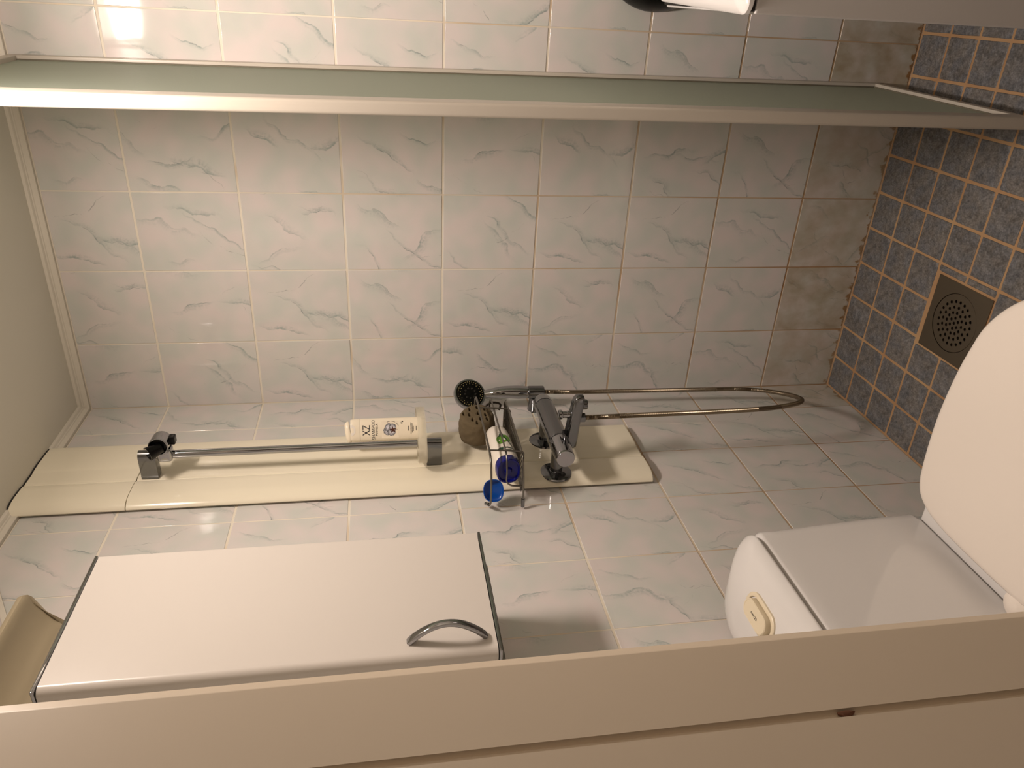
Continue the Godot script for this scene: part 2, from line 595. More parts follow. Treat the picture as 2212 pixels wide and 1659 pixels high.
func floor_tiles() -> void:
	var fb := MB.new()
	for q in [[-0.15, -0.15, 1.9, 0.327], [-0.15, 0.510, 1.9, 1.72], [-0.15, 0.327, 0.297, 0.510], [0.479, 0.327, 1.9, 0.510]]:
		fb.rbox(Vector3((q[0] + q[2]) / 2, -0.0608, (q[1] + q[3]) / 2), Vector3(q[2] - q[0], 0.1184, q[3] - q[1]), 0.0003, 1)
	for i in fb.v.size(): fb.t[i] = Vector2(fb.v[i].x, fb.v[i].z)
	var fl := obj("floor", fb, M.floor_grout)
	tag(fl, "floor of small mottled blue-grey tiles with tan joints around the drain", "floor", "structure")
	var rng := RandomNumberGenerator.new()
	rng.seed = 12
	var b := Basis(Vector3.RIGHT, -PI / 2)
	var xs := [0.0]
	while xs[-1] < 1.70: xs.append(0.1002 + 0.1019 * (xs.size() - 1))
	var zs := [0.0]
	while zs[-1] < 1.45: zs.append(0.1075 + 0.1019 * (zs.size() - 1))
	for i in xs.size() - 1:
		for j in zs.size() - 1:
			var x0: float = xs[i]; var x1: float = minf(xs[i + 1], 1.75)
			var z0: float = zs[j]; var z1: float = zs[j + 1]
			var cells := [[x0, x1, z0, z1]]
			if x1 > DX0 + 0.004 and x0 < DX1 - 0.004 and z1 > DZ0 + 0.004 and z0 < DZ1 - 0.004:
				cells = []
				if DX0 - x0 > 0.012: cells.append([x0, DX0, z0, z1])
				if x1 - DX1 > 0.012: cells.append([DX1, x1, z0, z1])
				if z1 - DZ1 > 0.012: cells.append([maxf(x0, DX0), minf(x1, DX1), DZ1, z1])
			for c in cells:
				var w: float = c[1] - c[0] - 0.005
				var h: float = c[3] - c[2] - 0.005
				put_tile(fl, slate_mesh(w, h, rng.randi() % 4), slate_mats[rng.randi() % 7], Vector3((c[0] + c[1]) / 2, rng.randf_range(-0.0004, 0.0004), (c[2] + c[3]) / 2), b)
	# drain set into the floor
	var c := Vector3((DX0 + DX1) / 2, 0, (DZ0 + DZ1) / 2 + 0.002)
	var t := thing("floor_drain", "square brushed steel floor drain with a round perforated strainer", "drain", c)
	var plate := CSGCombiner3D.new()
	plate.name = "drain_plate"
	plate.material_override = M.drain_steel
	t.add_child(plate)
	csg_box(plate, Vector3(0, -0.002, 0), Vector3(0.19, 0.006, 0.188), CSGShape3D.OPERATION_UNION)
	csg_cyl(plate, Vector3(0, 0.0, 0), 0.0735, 0.02, 64, CSGShape3D.OPERATION_SUBTRACTION)
	var st := CSGCombiner3D.new()
	st.name = "strainer"
	st.material_override = M.drain_steel
	t.add_child(st)
	csg_cyl(st, Vector3(0, -0.0025, 0), 0.0720, 0.005, 64, CSGShape3D.OPERATION_UNION)
	for ring in [[1, 0.0], [6, 0.0135], [12, 0.0262], [16, 0.0395], [22, 0.0535]]:
		for k in ring[0]:
			var a: float = TAU * (k + 0.5 * (ring[0] % 4)) / ring[0]
			csg_cyl(st, Vector3(ring[1] * cos(a), -0.002, ring[1] * sin(a)), 0.0040, 0.02, 10, CSGShape3D.OPERATION_SUBTRACTION)
	var m := MB.new()
	m.rbox(c + Vector3(0, -0.040, -0.002), Vector3(0.17, 0.004, 0.17), 0.001, 1)
	obj("drain_well", m, M.drain_steel, t)

func csg_cyl(parent: Node, at: Vector3, r: float, h: float, sides: int, op: int, stretch := Vector3.ONE) -> void:
	var s := CSGCylinder3D.new()
	s.name = "round_cut"
	s.radius = r
	s.height = h
	s.sides = sides
	s.operation = op
	s.position = at
	s.scale = stretch
	parent.add_child(s, true)

func csg_box(parent: Node, at: Vector3, size: Vector3, op: int) -> void:
	var s := CSGBox3D.new()
	s.name = "block"
	s.size = size
	s.operation = op
	s.position = at
	parent.add_child(s, true)

func ceiling_trim() -> void:
	# moulding along the ceiling: (distance from the wall, height)
	var prof := [Vector2(0.0, 2.1755), Vector2(0.0075, 2.1755), Vector2(0.0085, 2.1765), Vector2(0.0095, 2.187), Vector2(0.0115, 2.1885), Vector2(0.0125, 2.1905), Vector2(0.0150, 2.1915), Vector2(0.0175, 2.1935), Vector2(0.0185, 2.197), Vector2(0.0185, 2.2), Vector2(0.0, 2.2)]
	for side in 2:
		var b := MB.new()
		var r0 := []; var r1 := []
		for p in prof:
			if side == 0:
				r0.append(Vector3(p.x, p.y, p.x)); r1.append(Vector3(1.75, p.y, p.x))
			else:
				r0.append(Vector3(p.x, p.y, 1.6)); r1.append(Vector3(p.x, p.y, p.x))
		r0.reverse(); r1.reverse()
		b.loft([r0, r1])
		var o := obj("trim_%d" % (side + 1), b, M.cream_trim, self, 25.0)
		tag(o, ["cream stepped ceiling moulding along the top of the far tiled wall", "cream stepped ceiling moulding along the top of the tiled side wall"][side], "moulding", "structure")

func extrude_y(b: MB, poly: Array, y0: float, y1: float) -> void:   # poly of (x, z), clockwise seen from above
	var r0 := []; var r1 := []
	for p in poly:
		r0.append(Vector3(p.x, y0, p.y)); r1.append(Vector3(p.x, y1, p.y))
	b.loft([r0, r1])

func doorway() -> void:
	var t := thing("door_1", "cream painted door frame at the near edge of the view", "door frame", Vector3(0.64, 0, 1.68), "structure")
	# cross-section of the left post: casing with a bevelled edge, narrow groove, rebate
	var prof := [Vector2(0.60, 1.600), Vector2(0.6745, 1.5958), Vector2(0.6772, 1.5963), Vector2(0.6796, 1.6028), Vector2(0.6800, 1.6043), Vector2(0.6800, 1.6610), Vector2(0.6775, 1.6635), Vector2(0.6775, 1.6660), Vector2(0.6805, 1.6672), Vector2(0.6805, 1.7600), Vector2(0.60, 1.7600)]
	prof.reverse()
	var b := MB.new()
	extrude_y(b, prof, 0, 2.09)
	obj("left_post", b, M.jamb_paint, t, 20.0)
	b = MB.new()
	b.rbox(Vector3(1.46, 1.045, 1.68), Vector3(0.08, 2.09, 0.16), 0.005, 2)
	obj("right_post", b, M.jamb_paint, t)
	b = MB.new()
	b.rbox(Vector3(1.05, 2.07, 1.68), Vector3(0.74, 0.07, 0.16), 0.005, 2)
	obj("head_piece", b, M.jamb_paint, t)
	b = MB.new()   # paint chipped off beside the groove
	b.lathe([Vector2(0.0036, -0.001), Vector2(0.0038, 0.0004), Vector2(0.002, 0.0007)], 9)
	for i in b.v.size(): b.v[i] = Vector3(0.6792 + b.v[i].y, 1.115 + b.v[i].x * 1.5 + 0.0012 * sin(b.v[i].z * 2000), 1.6642 + b.v[i].z * 0.55)
	var chip := obj("paint_chip", b, M.chipped_wood, t)
	chip.set_meta("label", "brown chip in the cream paint")

func screen() -> void:
	var t := thing("shower_screen", "tall fixed shower screen of greenish frosted glass in a cream frame", "shower screen", Vector3(0.88, 0.0, 0.27))
	# the screen leans a little; local x = 0 is its face towards the room
	var lean := Transform3D(Basis(Vector3.BACK, -0.0040 * -1.0) * Basis(Vector3.UP, -0.0125), Vector3(0.891, 1.13, 0.0))
	var pieces := [
		["wall_stile", Vector3(-0.011, 0.0, 0.012), Vector3(0.022, 2.082, 0.022), 0.002, M.frame_white],
		["near_stile", Vector3(-0.0125, 0.0, 0.523), Vector3(0.025, 2.082, 0.046), 0.006, M.frame_white],
		["bottom_rail", Vector3(-0.011, -1.030, 0.262), Vector3(0.022, 0.022, 0.478), 0.002, M.frame_white],
		["top_rail", Vector3(-0.011, 1.030, 0.262), Vector3(0.022, 0.022, 0.478), 0.002, M.frame_white],
		["glass_pane", Vector3(-0.0125, 0.0, 0.2615), Vector3(0.005, 2.038, 0.477), 0.001, M.frosted_glass]]
	for q in pieces:
		var b := MB.new()
		b.xf = lean
		b.rbox(q[1], q[2], q[3], 3)
		obj(q[0], b, q[4], t)
	for q in [[Vector3(-0.009, 0.0, 0.0245), Vector3(0.004, 2.04, 0.003)], [Vector3(-0.009, -1.0175, 0.2615), Vector3(0.004, 0.003, 0.476)], [Vector3(-0.009, 0.0, 0.4985), Vector3(0.004, 2.04, 0.003)]]:
		var b := MB.new()
		b.xf = lean
		b.rbox(q[0], q[1], 0.0005, 1)
		obj("seal", b, M.frame_seal, t)

# profile of the shower panel in (z, x), from the far edge to the near one
func panel_ring(y: float, grow := 0.0) -> Array:
	var p := [Vector2(0.222, 0.002), Vector2(0.222, 0.012), Vector2(0.2235, 0.0165), Vector2(0.228, 0.0185), Vector2(0.25, 0.0205), Vector2(0.30, 0.0225), Vector2(0.325, 0.0220), Vector2(0.333, 0.0205), Vector2(0.340, 0.0200), Vector2(0.375, 0.0205), Vector2(0.3835, 0.0195), Vector2(0.3855, 0.0180), Vector2(0.3885, 0.0200), Vector2(0.394, 0.0222), Vector2(0.41, 0.0236), Vector2(0.44, 0.0245), Vector2(0.455, 0.0236), Vector2(0.466, 0.0212), Vector2(0.475, 0.0172), Vector2(0.481, 0.0125), Vector2(0.4832, 0.0085), Vector2(0.4825, 0.0062), Vector2(0.480, 0.0055), Vector2(0.465, 0.0055), Vector2(0.235, 0.0012)]
	var out := []
	for q in p:
		var c := Vector2(0.35, 0.008)
		var d = (q - c).normalized() * grow
		out.append(Vector3(q.y + d.y, y, q.x + d.x))
	return out

func shower_panel() -> void:
	var t := thing("shower_column", "long cream moulded pipe cover panel running down the tiled side wall to the mixer", "shower column", Vector3(0.01, 0.74, 0.36))
	var b := MB.new()
	var r := []
	for q in [[0.7425, -0.003], [0.744, -0.0008], [0.747, 0.0], [1.958, 0.0], [1.9585, -0.001]]: r.append(panel_ring(q[0], q[1]))
	b.loft(r)
	obj("lower_cover", b, M.panel_cream, t, 40.0)
	b = MB.new()
	r = []
	for q in [[1.9598, -0.001], [1.9603, 0.0005], [2.1945, 0.0005], [2.196, -0.001]]: r.append(panel_ring(q[0], q[1]))
	b.loft(r)
	obj("upper_cover", b, M.panel_cream, t, 40.0)
	b = MB.new()
	b.loft([panel_ring(2.1965, 0.0006), panel_ring(2.1995, 0.0006)])  # dark strip painting the shade in the gap below the ceiling
	obj("top_gap_shade", b, M.rubber_gap_dark, t)

func cabinet() -> void:
	var t := thing("wall_cabinet", "white wall cabinet with one flat door and chrome bow handle", "cabinet", Vector3(0.1, 1.228, 1.01))
	var b := MB.new()
	b.rbox(Vector3(0.083, 1.547, 1.009), Vector3(0.165, 0.632, 0.262), 0.003, 2)
	obj("carcass", b, M.cabinet_white, t)
	# the door wraps round its near edge
	b = MB.new()
	var poly := []
	poly.append_array([Vector2(0.168, 0.874), Vector2(0.199, 0.874), Vector2(0.2, 0.8755)])
	for k in 7:
		var a := PI / 2 * k / 6.0
		poly.append(Vector2(0.188 + 0.012 * cos(a), 1.1375 + 0.012 * sin(a)))
	poly.append(Vector2(0.168, 1.1495))
	poly.reverse()
	extrude_y(b, poly, 1.2345, 1.862)
	var door := obj("door", b, M.cabinet_white, t, 25.0)
	for q in [[1.2285, "bottom"], [1.8632, "top"]]:
		b = MB.new()
		b.rbox(Vector3(0.1845, q[0] + 0.0025, 1.012), Vector3(0.034, 0.005, 0.277), 0.0014, 2)
		var s := obj("edge_strip", b, M.chrome, door)
		s.set_meta("label", "narrow chrome strip along the %s edge of the door" % q[1])
	b = MB.new()
	b.rbox(Vector3(0.153, 1.2245, 1.03), Vector3(0.012, 0.011, 0.235), 0.002, 2)
	obj("bottom_lip", b, M.steel, t)
	# bow handle
	b = MB.new()
	var path := []; var rings := []
	for k in 25:
		var u := k / 24.0
		var s := sin(PI * u)
		path.append(Vector3(0.1995 + 0.031 * pow(s, 0.85), 1.3635 - 0.1115 * u, 1.1185))
	for k in 25:
		var d: Vector3 = (path[mini(k + 1, 24)] - path[maxi(k - 1, 0)]).normalized()
		var out := d.cross(Vector3(0, 0, 1)).normalized()
		if out.x < 0: out = -out
		var wide := 0.0052 + 0.0012 * absf(k / 12.0 - 1.0)
		var ring := []
		for p in b.rr(wide * 2, 0.008, 0.0025, 2): ring.append(path[k] + Vector3(0, 0, 1) * p.x + out * (p.y + 0.002))
		rings.append(ring)
	b.loft(rings)
	obj("handle", b, M.chrome, door)

func shade() -> void:
	var t := thing("lamp_shade", "curved cream plastic light shade standing out above the wall cabinet", "lamp shade", Vector3(0.07, 1.866, 1.02))
	var prof := [Vector2(0.058, 1.905), Vector2(0.078, 1.9335), Vector2(0.086, 1.9365), Vector2(0.0905, 1.9445), Vector2(0.104, 1.956), Vector2(0.122, 1.9665), Vector2(0.137, 1.972), Vector2(0.146, 1.9755), Vector2(0.1495, 1.980), Vector2(0.147, 1.988), Vector2(0.138, 1.994)]
	var b := MB.new()
	var rings := []
	for k in 13:
		var z := 0.893 + 0.30 * k / 12.0
		var ring := []
		for i in prof.size():
			ring.append(Vector3(prof[i].x, prof[i].y, z + (0.006 * sin(i * 0.9) if k == 0 else 0.0)))
		for i in range(prof.size() - 1, -1, -1):
			var d: Vector2 = (prof[mini(i + 1, prof.size() - 1)] - prof[maxi(i - 1, 0)]).normalized()
			ring.append(Vector3(prof[i].x - d.y * 0.0025, prof[i].y + d.x * 0.0025, z + (0.006 * sin(i * 0.9) if k == 0 else 0.0)))
		rings.append(ring)
	b.loft(rings)
	obj("curved_cover", b, M.shade_plastic, t, 50.0)
	b = MB.new()
	b.rbox(Vector3(0.05, 1.889, 1.04), Vector3(0.04, 0.044, 0.26), 0.003, 2)
	obj("fitting_base", b, M.lamp_housing, t)
	# flat cable duct on the wall
	b = MB.new()
	b.xf = Transform3D(Basis(Vector3.RIGHT, atan2(0.042, 0.074)), Vector3(0.004, 2.05, 0.85))
	b.rbox(Vector3.ZERO, Vector3(0.009, 0.011, 0.38), 0.002, 2)
	var o := obj("cable_duct", b, M.cream_trim)
	tag(o, "thin slanting cream cable duct on the tiles beside the curved shade", "cable duct")

func toilet() -> void:
	var zc := 1.105
	var t := thing("toilet", "white ceramic toilet with closed lid and push-button cistern", "toilet", Vector3(0.35, 0, zc))
	# outline of the seat as (x, half width)
	var half := [Vector2(0.252, 0.0), Vector2(0.2525, 0.05), Vector2(0.256, 0.10), Vector2(0.266, 0.140), Vector2(0.288, 0.167), Vector2(0.336, 0.179), Vector2(0.43, 0.184), Vector2(0.517, 0.177), Vector2(0.575, 0.166), Vector2(0.616, 0.154), Vector2(0.655, 0.130), Vector2(0.687, 0.097), Vector2(0.705, 0.055), Vector2(0.711, 0.0)]
	var pts := []
	for q in half: pts.append(Vector3(q.x, 0, q.y))
	var fine := curve(pts, 0.012)
	var outline := []
	for p in fine: outline.append(Vector2(p.x, p.z))
	for i in range(fine.size() - 2, 0, -1): outline.append(Vector2(fine[i].x, -fine[i].z))
	var ring := func(y: float, sx: float, sz: float, inset: float, dx := 0.0) -> Array:
		var out := []
		for p in outline:
			var c := Vector2(0.46, 0)
			var d: Vector2 = p - c
			var q: Vector2 = d - d.normalized() * inset
			out.append(Vector3(c.x + q.x * sx + dx, y, zc + q.y * sz))
		return out
	# bowl down to its foot
	var b := MB.new()
	b.loft([ring.call(0.0, 0.62, 0.62, 0.0, -0.07), ring.call(0.03, 0.60, 0.60, 0.0, -0.07), ring.call(0.12, 0.56, 0.56, 0.0, -0.07), ring.call(0.20, 0.66, 0.66, 0.0, -0.05), ring.call(0.28, 0.84, 0.84, 0.0, -0.02), ring.call(0.34, 0.93, 0.93, 0.0), ring.call(0.375, 0.95, 0.95, 0.0), ring.call(0.388, 0.95, 0.95, 0.004), ring.call(0.390, 0.95, 0.95, 0.012)])
	obj("bowl", b, M.porcelain, t, 50.0)
	b = MB.new()   # shelf that carries the cistern
	var deck := []
	for q in [[0.20, 0.030], [0.28, 0.006], [0.34, 0.0], [0.384, 0.0], [0.394, 0.003], [0.399, 0.010]]:
		var rg := []
		for p in b.rr(0.30 - 2 * q[1], 0.35 - 2 * q[1], 0.06, 6): rg.append(Vector3(0.165 + p.x, q[0], zc - p.y))
		deck.append(rg)
	b.loft(deck)
	obj("cistern_shelf", b, M.porcelain, t, 50.0)
	b = MB.new()
	b.loft([ring.call(0.392, 0.985, 0.985, 0.004), ring.call(0.396, 0.985, 0.985, 0.0), ring.call(0.408, 0.985, 0.985, 0.0), ring.call(0.411, 0.985, 0.985, 0.004)])
	obj("seat_ring", b, M.seat_plastic, t, 50.0)
	b = MB.new()
	b.loft([ring.call(0.4125, 1, 1, 0.004), ring.call(0.4155, 1, 1, 0.0005), ring.call(0.421, 1, 1, 0.0), ring.call(0.4265, 1, 1, 0.002), ring.call(0.4300, 1, 1, 0.0065), ring.call(0.4318, 1, 1, 0.014), ring.call(0.4335, 1, 1, 0.035), ring.call(0.4352, 1, 1, 0.075), ring.call(0.4360, 1, 1, 0.12)])
	obj("seat_lid", b, M.seat_plastic, t, 50.0)
	for s in [1]:
		b = MB.new()
		b.xf = Transform3D(Basis.IDENTITY, Vector3(0.2445, 0.398, zc + 0.088 * s))
		b.lathe([Vector2(0.026, 0), Vector2(0.0265, 0.006), Vector2(0.026, 0.018), Vector2(0.022, 0.026), Vector2(0.012, 0.031), Vector2(0.004, 0.032)], 24)
		obj("hinge", b, M.seat_plastic, t)
	# cistern: tapering body, then its overhanging lid with a rolled edge and a shallow dome
	b = MB.new()
	var body := []
	for q in [[0.402, 0.172, 0.010], [0.406, 0.176, 0.002], [0.415, 0.1765, 0.0], [0.50, 0.172, 0.0], [0.62, 0.163, 0.0], [0.70, 0.1565, 0.0], [0.728, 0.1555, -0.0005], [0.735, 0.154, 0.003], [0.738, 0.150, 0.009]]:
		var rg := []
		for p in b.rr(0.205 - 2 * q[2], 2.24 * q[1] - 2 * q[2], 0.035, 7): rg.append(Vector3(0.1195 + p.x, q[0], zc - p.y))
		body.append(rg)
	b.loft(body)
	obj("cistern", b, M.porcelain, t, 50.0)
	b = MB.new()
	body = []
	for q in [[0.7405, 0.010, 0.0], [0.742, 0.004, 0.0], [0.745, 0.001, 0.0], [0.749, 0.0015, 0.0], [0.756, 0.006, 0.0], [0.763, 0.012, 0.0], [0.770, 0.021, -0.004], [0.776, 0.032, -0.009], [0.781, 0.045, -0.014], [0.7845, 0.059, -0.018], [0.7870, 0.074, -0.020], [0.7880, 0.088, -0.020]]:
		var rg := []
		for p in b.rr(0.214 - 2 * q[1], 0.358 - 2 * q[1], 0.055, 8): rg.append(Vector3(0.1195 + p.x + q[2], q[0], zc - p.y))
		body.append(rg)
	b.loft(body)
	obj("cistern_lid", b, M.porcelain, t, 60.0)
	# long oval button in its surround
	var bt := Vector3(0.157, 0.7842, 1.087)
	var fr := Transform3D(Basis(Vector3(0, 0, 1), deg_to_rad(-11)), bt)
	b = MB.new()
	b.xf = fr
	var rs := []
	for q in [[-0.006, 0.0], [0.001, 0.0], [0.0022, 0.0012], [0.0026, 0.003], [0.0026, 0.0066], [0.0020, 0.0072], [-0.004, 0.0074]]:
		var rg := []
		for p in b.rr(0.052 - 2 * q[1], 0.094 - 2 * q[1], 0.026, 12): rg.append(Vector3(p.x, q[0], -p.y))
		rs.append(rg)
	b.loft(rs)
	var sur := obj("button_surround", b, M.button_plastic, t)
	b = MB.new()
	b.xf = fr
	rs = []
	for q in [[-0.0045, 0.0], [0.0100, 0.0], [0.0113, 0.0012], [0.0113, 0.0030], [0.0109, 0.0034]]:
		var rg := []
		for p in b.rr(0.034 - 2 * q[1], 0.072 - 2 * q[1], 0.017, 12): rg.append(Vector3(p.x, q[0], -p.y))
		rs.append(rg)
	b.loft(rs)
	var btn := obj("flush_button", b, M.button_plastic, t, 30.0)
	b = MB.new()   # small dark drop marks, half flush and full flush
	b.xf = fr
	for q in [[-0.009, 0.0014], [-0.0055, 0.0014], [-0.002, 0.0014], [0.003, 0.0023], [0.0075, 0.0023]]:
		var path := []
		for k in 13: path.append(Vector3(0.0 + q[1] * 0.9 * cos(TAU * k / 12), 0.0111, q[0] + q[1] * sin(TAU * k / 12)))
		b.tube(path, 0.0004, 4, false, false)
	obj("flush_marks", b, M.ink_dark, btn)

func washer() -> void:
	var t := thing("washing_machine", "grey-sided washing machine with a glossy white top at the right", "washing machine", Vector3(1.3, 0, 0.62))
	var b := MB.new()
	b.rbox(Vector3(1.340, 0.394, 0.47), Vector3(0.586, 0.788, 0.42), 0.004, 2)
	obj("casing", b, M.washer_side, t)
	b = MB.new()
	b.rbox(Vector3(1.340, 0.7905, 0.47), Vector3(0.578, 0.006, 0.416), 0.002, 1)
	obj("top_seal", b, M.rubber_gap_dark, t)
	b = MB.new()
	var rs := []
	for q in [[0.7935, 0.002], [0.7955, 0.0], [0.802, 0.0], [0.806, 0.003], [0.811, 0.012], [0.816, 0.030], [0.820, 0.055]]:
		var rg := []
		for p in b.rr(0.594 - 2 * q[1], 0.428 - 2 * q[1], 0.020, 5): rg.append(Vector3(1.342 + p.x, q[0], 0.47 - p.y))
		rs.append(rg)
	b.loft(rs)
	for i in b.v.size(): b.v[i].x += 0.03 * (0.68 - b.v[i].z) * clampf((1.3 - b.v[i].x) * 5.0, 0, 1)
	obj("top_cover", b, M.washer_top, t)
	# black bowl hung on the far wall behind it
	b = MB.new()
	b.xf = Transform3D(basis_from(Vector3(0, 0, 1), Vector3.UP), Vector3(1.182, 0.728, 0.002))
	b.lathe([Vector2(0.147, 0.0), Vector2(0.150, 0.006), Vector2(0.148, 0.02), Vector2(0.138, 0.05), Vector2(0.11, 0.085), Vector2(0.07, 0.10), Vector2(0.005, 0.102)], 40)
	var o := obj("bowl", b, M.black)
	tag(o, "round black bowl hung on the far wall above the white machine top", "bowl")

func text_mesh(s: String, size: float, heavy := false) -> ArrayMesh:
	var tm := TextMesh.new()
	var f := SystemFont.new()
	f.font_names = PackedStringArray(["Droid Sans"])
	f.font_weight = 700 if heavy else 400
	tm.font = f
	tm.text = s
	tm.font_size = 64
	tm.pixel_size = size / 64.0
	tm.depth = 0.0006
	var arr := tm.get_mesh_arrays() if tm.get_surface_count() else []
	var am := ArrayMesh.new()
	if arr.size(): am.add_surface_from_arrays(Mesh.PRIMITIVE_TRIANGLES, arr)
	return am

func rail() -> void:
	var t := thing("riser_rail", "chrome shower rail on two square brackets fixed to the cream panel", "shower rail", Vector3(0.05, 1.26, 0.372))
	for q in [[1.929, "top"], [1.2745, "foot"]]:
		var b := MB.new()   # bracket block with a rounded front
		var poly := [Vector2(0.021, 0.384), Vector2(0.021, 0.3585)]
		for k in 9:
			var a := -PI / 2 + PI * k / 8.0
			poly.append(Vector2(0.0775 + 0.0128 * cos(a), 0.37125 + 0.0128 * sin(a)))
		poly.reverse()
		extrude_y(b, poly, q[0] - 0.0185, q[0] + 0.0185)
		obj("bracket", b, M.worn_chrome, t, 30.0)
	var b := MB.new()
	b.tube([Vector3(0.078, 1.28, 0.3715), Vector3(0.078, 1.92, 0.3715)], 0.0092, 24)
	obj("rail", b, M.chrome, t)
	# sliding holder: a sleeve on the rail, a drum turned to the door, a dark fork for the handset in it
	b = MB.new()
	b.rbox(Vector3(0.083, 1.889, 0.374), Vector3(0.034, 0.032, 0.030), 0.007, 4)
	var sl := obj("slider", b, M.chrome, t)
	b = MB.new()
	b.xf = Transform3D(basis_from(Vector3(0.10, 0.0, 1.0), Vector3.UP), Vector3(0.108, 1.896, 0.352))
	b.lathe([Vector2(0.017, 0.0), Vector2(0.0205, 0.001), Vector2(0.0215, 0.004), Vector2(0.0215, 0.042), Vector2(0.0205, 0.0435), Vector2(0.0190, 0.0435), Vector2(0.0185, 0.030)], 36, true, false)
	obj("drum", b, M.chrome, sl)
	b = MB.new()
	b.xf = Transform3D(basis_from(Vector3(0.10, 0.0, 1.0), Vector3.UP), Vector3(0.108, 1.896, 0.352))
	b.lathe([Vector2(0.0184, 0.034), Vector2(0.012, 0.036), Vector2(0.002, 0.036)], 24, true, true)
	b.xf = Transform3D(basis_from(Vector3(-0.15, 0.75, 0.65), Vector3(1, 0, 0)), Vector3(0.107, 1.901, 0.398))
	var o1 := []; var o2 := []; var o3 := []; var o4 := []
	for k in 20:
		var a := 0.6 + (TAU - 1.2) * k / 19.0
		o1.append(Vector3(0.0125 * cos(a), -0.012, -0.0125 * sin(a)))
		o2.append(Vector3(0.0165 * cos(a), 0.019, -0.0165 * sin(a)))
		o3.append(Vector3(0.0138 * cos(a), 0.019, -0.0138 * sin(a)))
		o4.append(Vector3(0.0095 * cos(a), -0.012, -0.0095 * sin(a)))
	b.loft([o1, o2, o3, o4, o1], false, false, false)
	obj("handset_fork", b, M.black, sl)
	b = MB.new()
	b.rbox(Vector3(0.112, 1.872, 0.362), Vector3(0.020, 0.014, 0.020), 0.003, 2)
	obj("clamp_lever", b, M.black, sl)
	# soap dish threaded on the rail: an oval tray with drain holes
	var d := thing("soap_dish", "cloudy oval plastic soap dish with drain holes at the foot of the rail", "soap dish", Vector3(0.087, 1.2955, 0.345))
	var c := CSGCombiner3D.new()
	c.name = "tray"
	c.material_override = M.cloudy_plastic
	d.add_child(c)
	csg_cyl(c, Vector3(0, 0.009, 0), 0.1, 0.020, 48, CSGShape3D.OPERATION_UNION, Vector3(0.56, 1, 0.96))
	csg_cyl(c, Vector3(0, 0.018, 0), 0.1, 0.030, 48, CSGShape3D.OPERATION_SUBTRACTION, Vector3(0.53, 1, 0.93))
	for p in [Vector2(-0.026, -0.045), Vector2(0.0, -0.05), Vector2(0.026, -0.045), Vector2(-0.03, -0.018), Vector2(0.03, -0.015), Vector2(0.03, 0.02), Vector2(-0.026, 0.048), Vector2(0.0, 0.055), Vector2(0.026, 0.045), Vector2(0.0, -0.02), Vector2(0.012, 0.075)]:
		csg_cyl(c, Vector3(p.x, 0.0, p.y), 0.0065, 0.02, 12, CSGShape3D.OPERATION_SUBTRACTION)
	csg_cyl(c, Vector3(-0.009, 0.0, 0.0265), 0.0122, 0.06, 24, CSGShape3D.OPERATION_SUBTRACTION)
	b = MB.new()
	b.lathe([Vector2(0.0125, 0.0), Vector2(0.0125, 0.018), Vector2(0.0098, 0.018), Vector2(0.0098, 0.0)], 20, false, false)
	for i in b.v.size(): b.v[i] += Vector3(0.078, 1.2965, 0.3715)
	obj("rail_collar", b, M.cloudy_plastic, d)
	shampoo()

# point on the bottle's skin: u across (metres from the middle), v up
func bottle_skin(u: float, lift: float) -> Vector3:
	var a := 0.0285; var c := 0.0150
	var k := clampf(absf(u) / a, 0, 0.999)
	return Vector3(u, 0, c * pow(1 - pow(k, 2.6), 1 / 2.6) + lift)

func wrap_print(m: ArrayMesh, at: Vector2, xf: Transform3D, lift := 0.0003) -> ArrayMesh:
	var out := ArrayMesh.new()
	for s in m.get_surface_count():
		var arr := m.surface_get_arrays(s)
		var vs: PackedVector3Array = arr[Mesh.ARRAY_VERTEX]
		var ns: PackedVector3Array = arr[Mesh.ARRAY_NORMAL]
		for i in vs.size():
			var p := vs[i]
			var q := bottle_skin(p.x + at.x, lift + p.z * 0.2)
			vs[i] = xf * Vector3(q.x, p.y + at.y, q.z)
			ns[i] = (xf.basis * ns[i]).normalized()
		arr[Mesh.ARRAY_VERTEX] = vs
		arr[Mesh.ARRAY_NORMAL] = ns
		out.add_surface_from_arrays(Mesh.PRIMITIVE_TRIANGLES, arr)
	return out

func strokes(lines: Array, high: float) -> ArrayMesh:   # rows of tiny print too small to read: [x0, x1, y]
	var b := MB.new()
	var rng := RandomNumberGenerator.new()
	rng.seed = 5
	for l in lines:
		var x: float = l[0]
		while x < l[1]:
			var w := minf(rng.randf_range(0.0008, 0.0028), l[1] - x)
			b.quad(Vector3(x, l[2], 0), Vector3(x + w, l[2], 0), Vector3(x + w, l[2] + high, 0), Vector3(x, l[2] + high, 0))
			x += w + 0.0005
	return b.mesh()

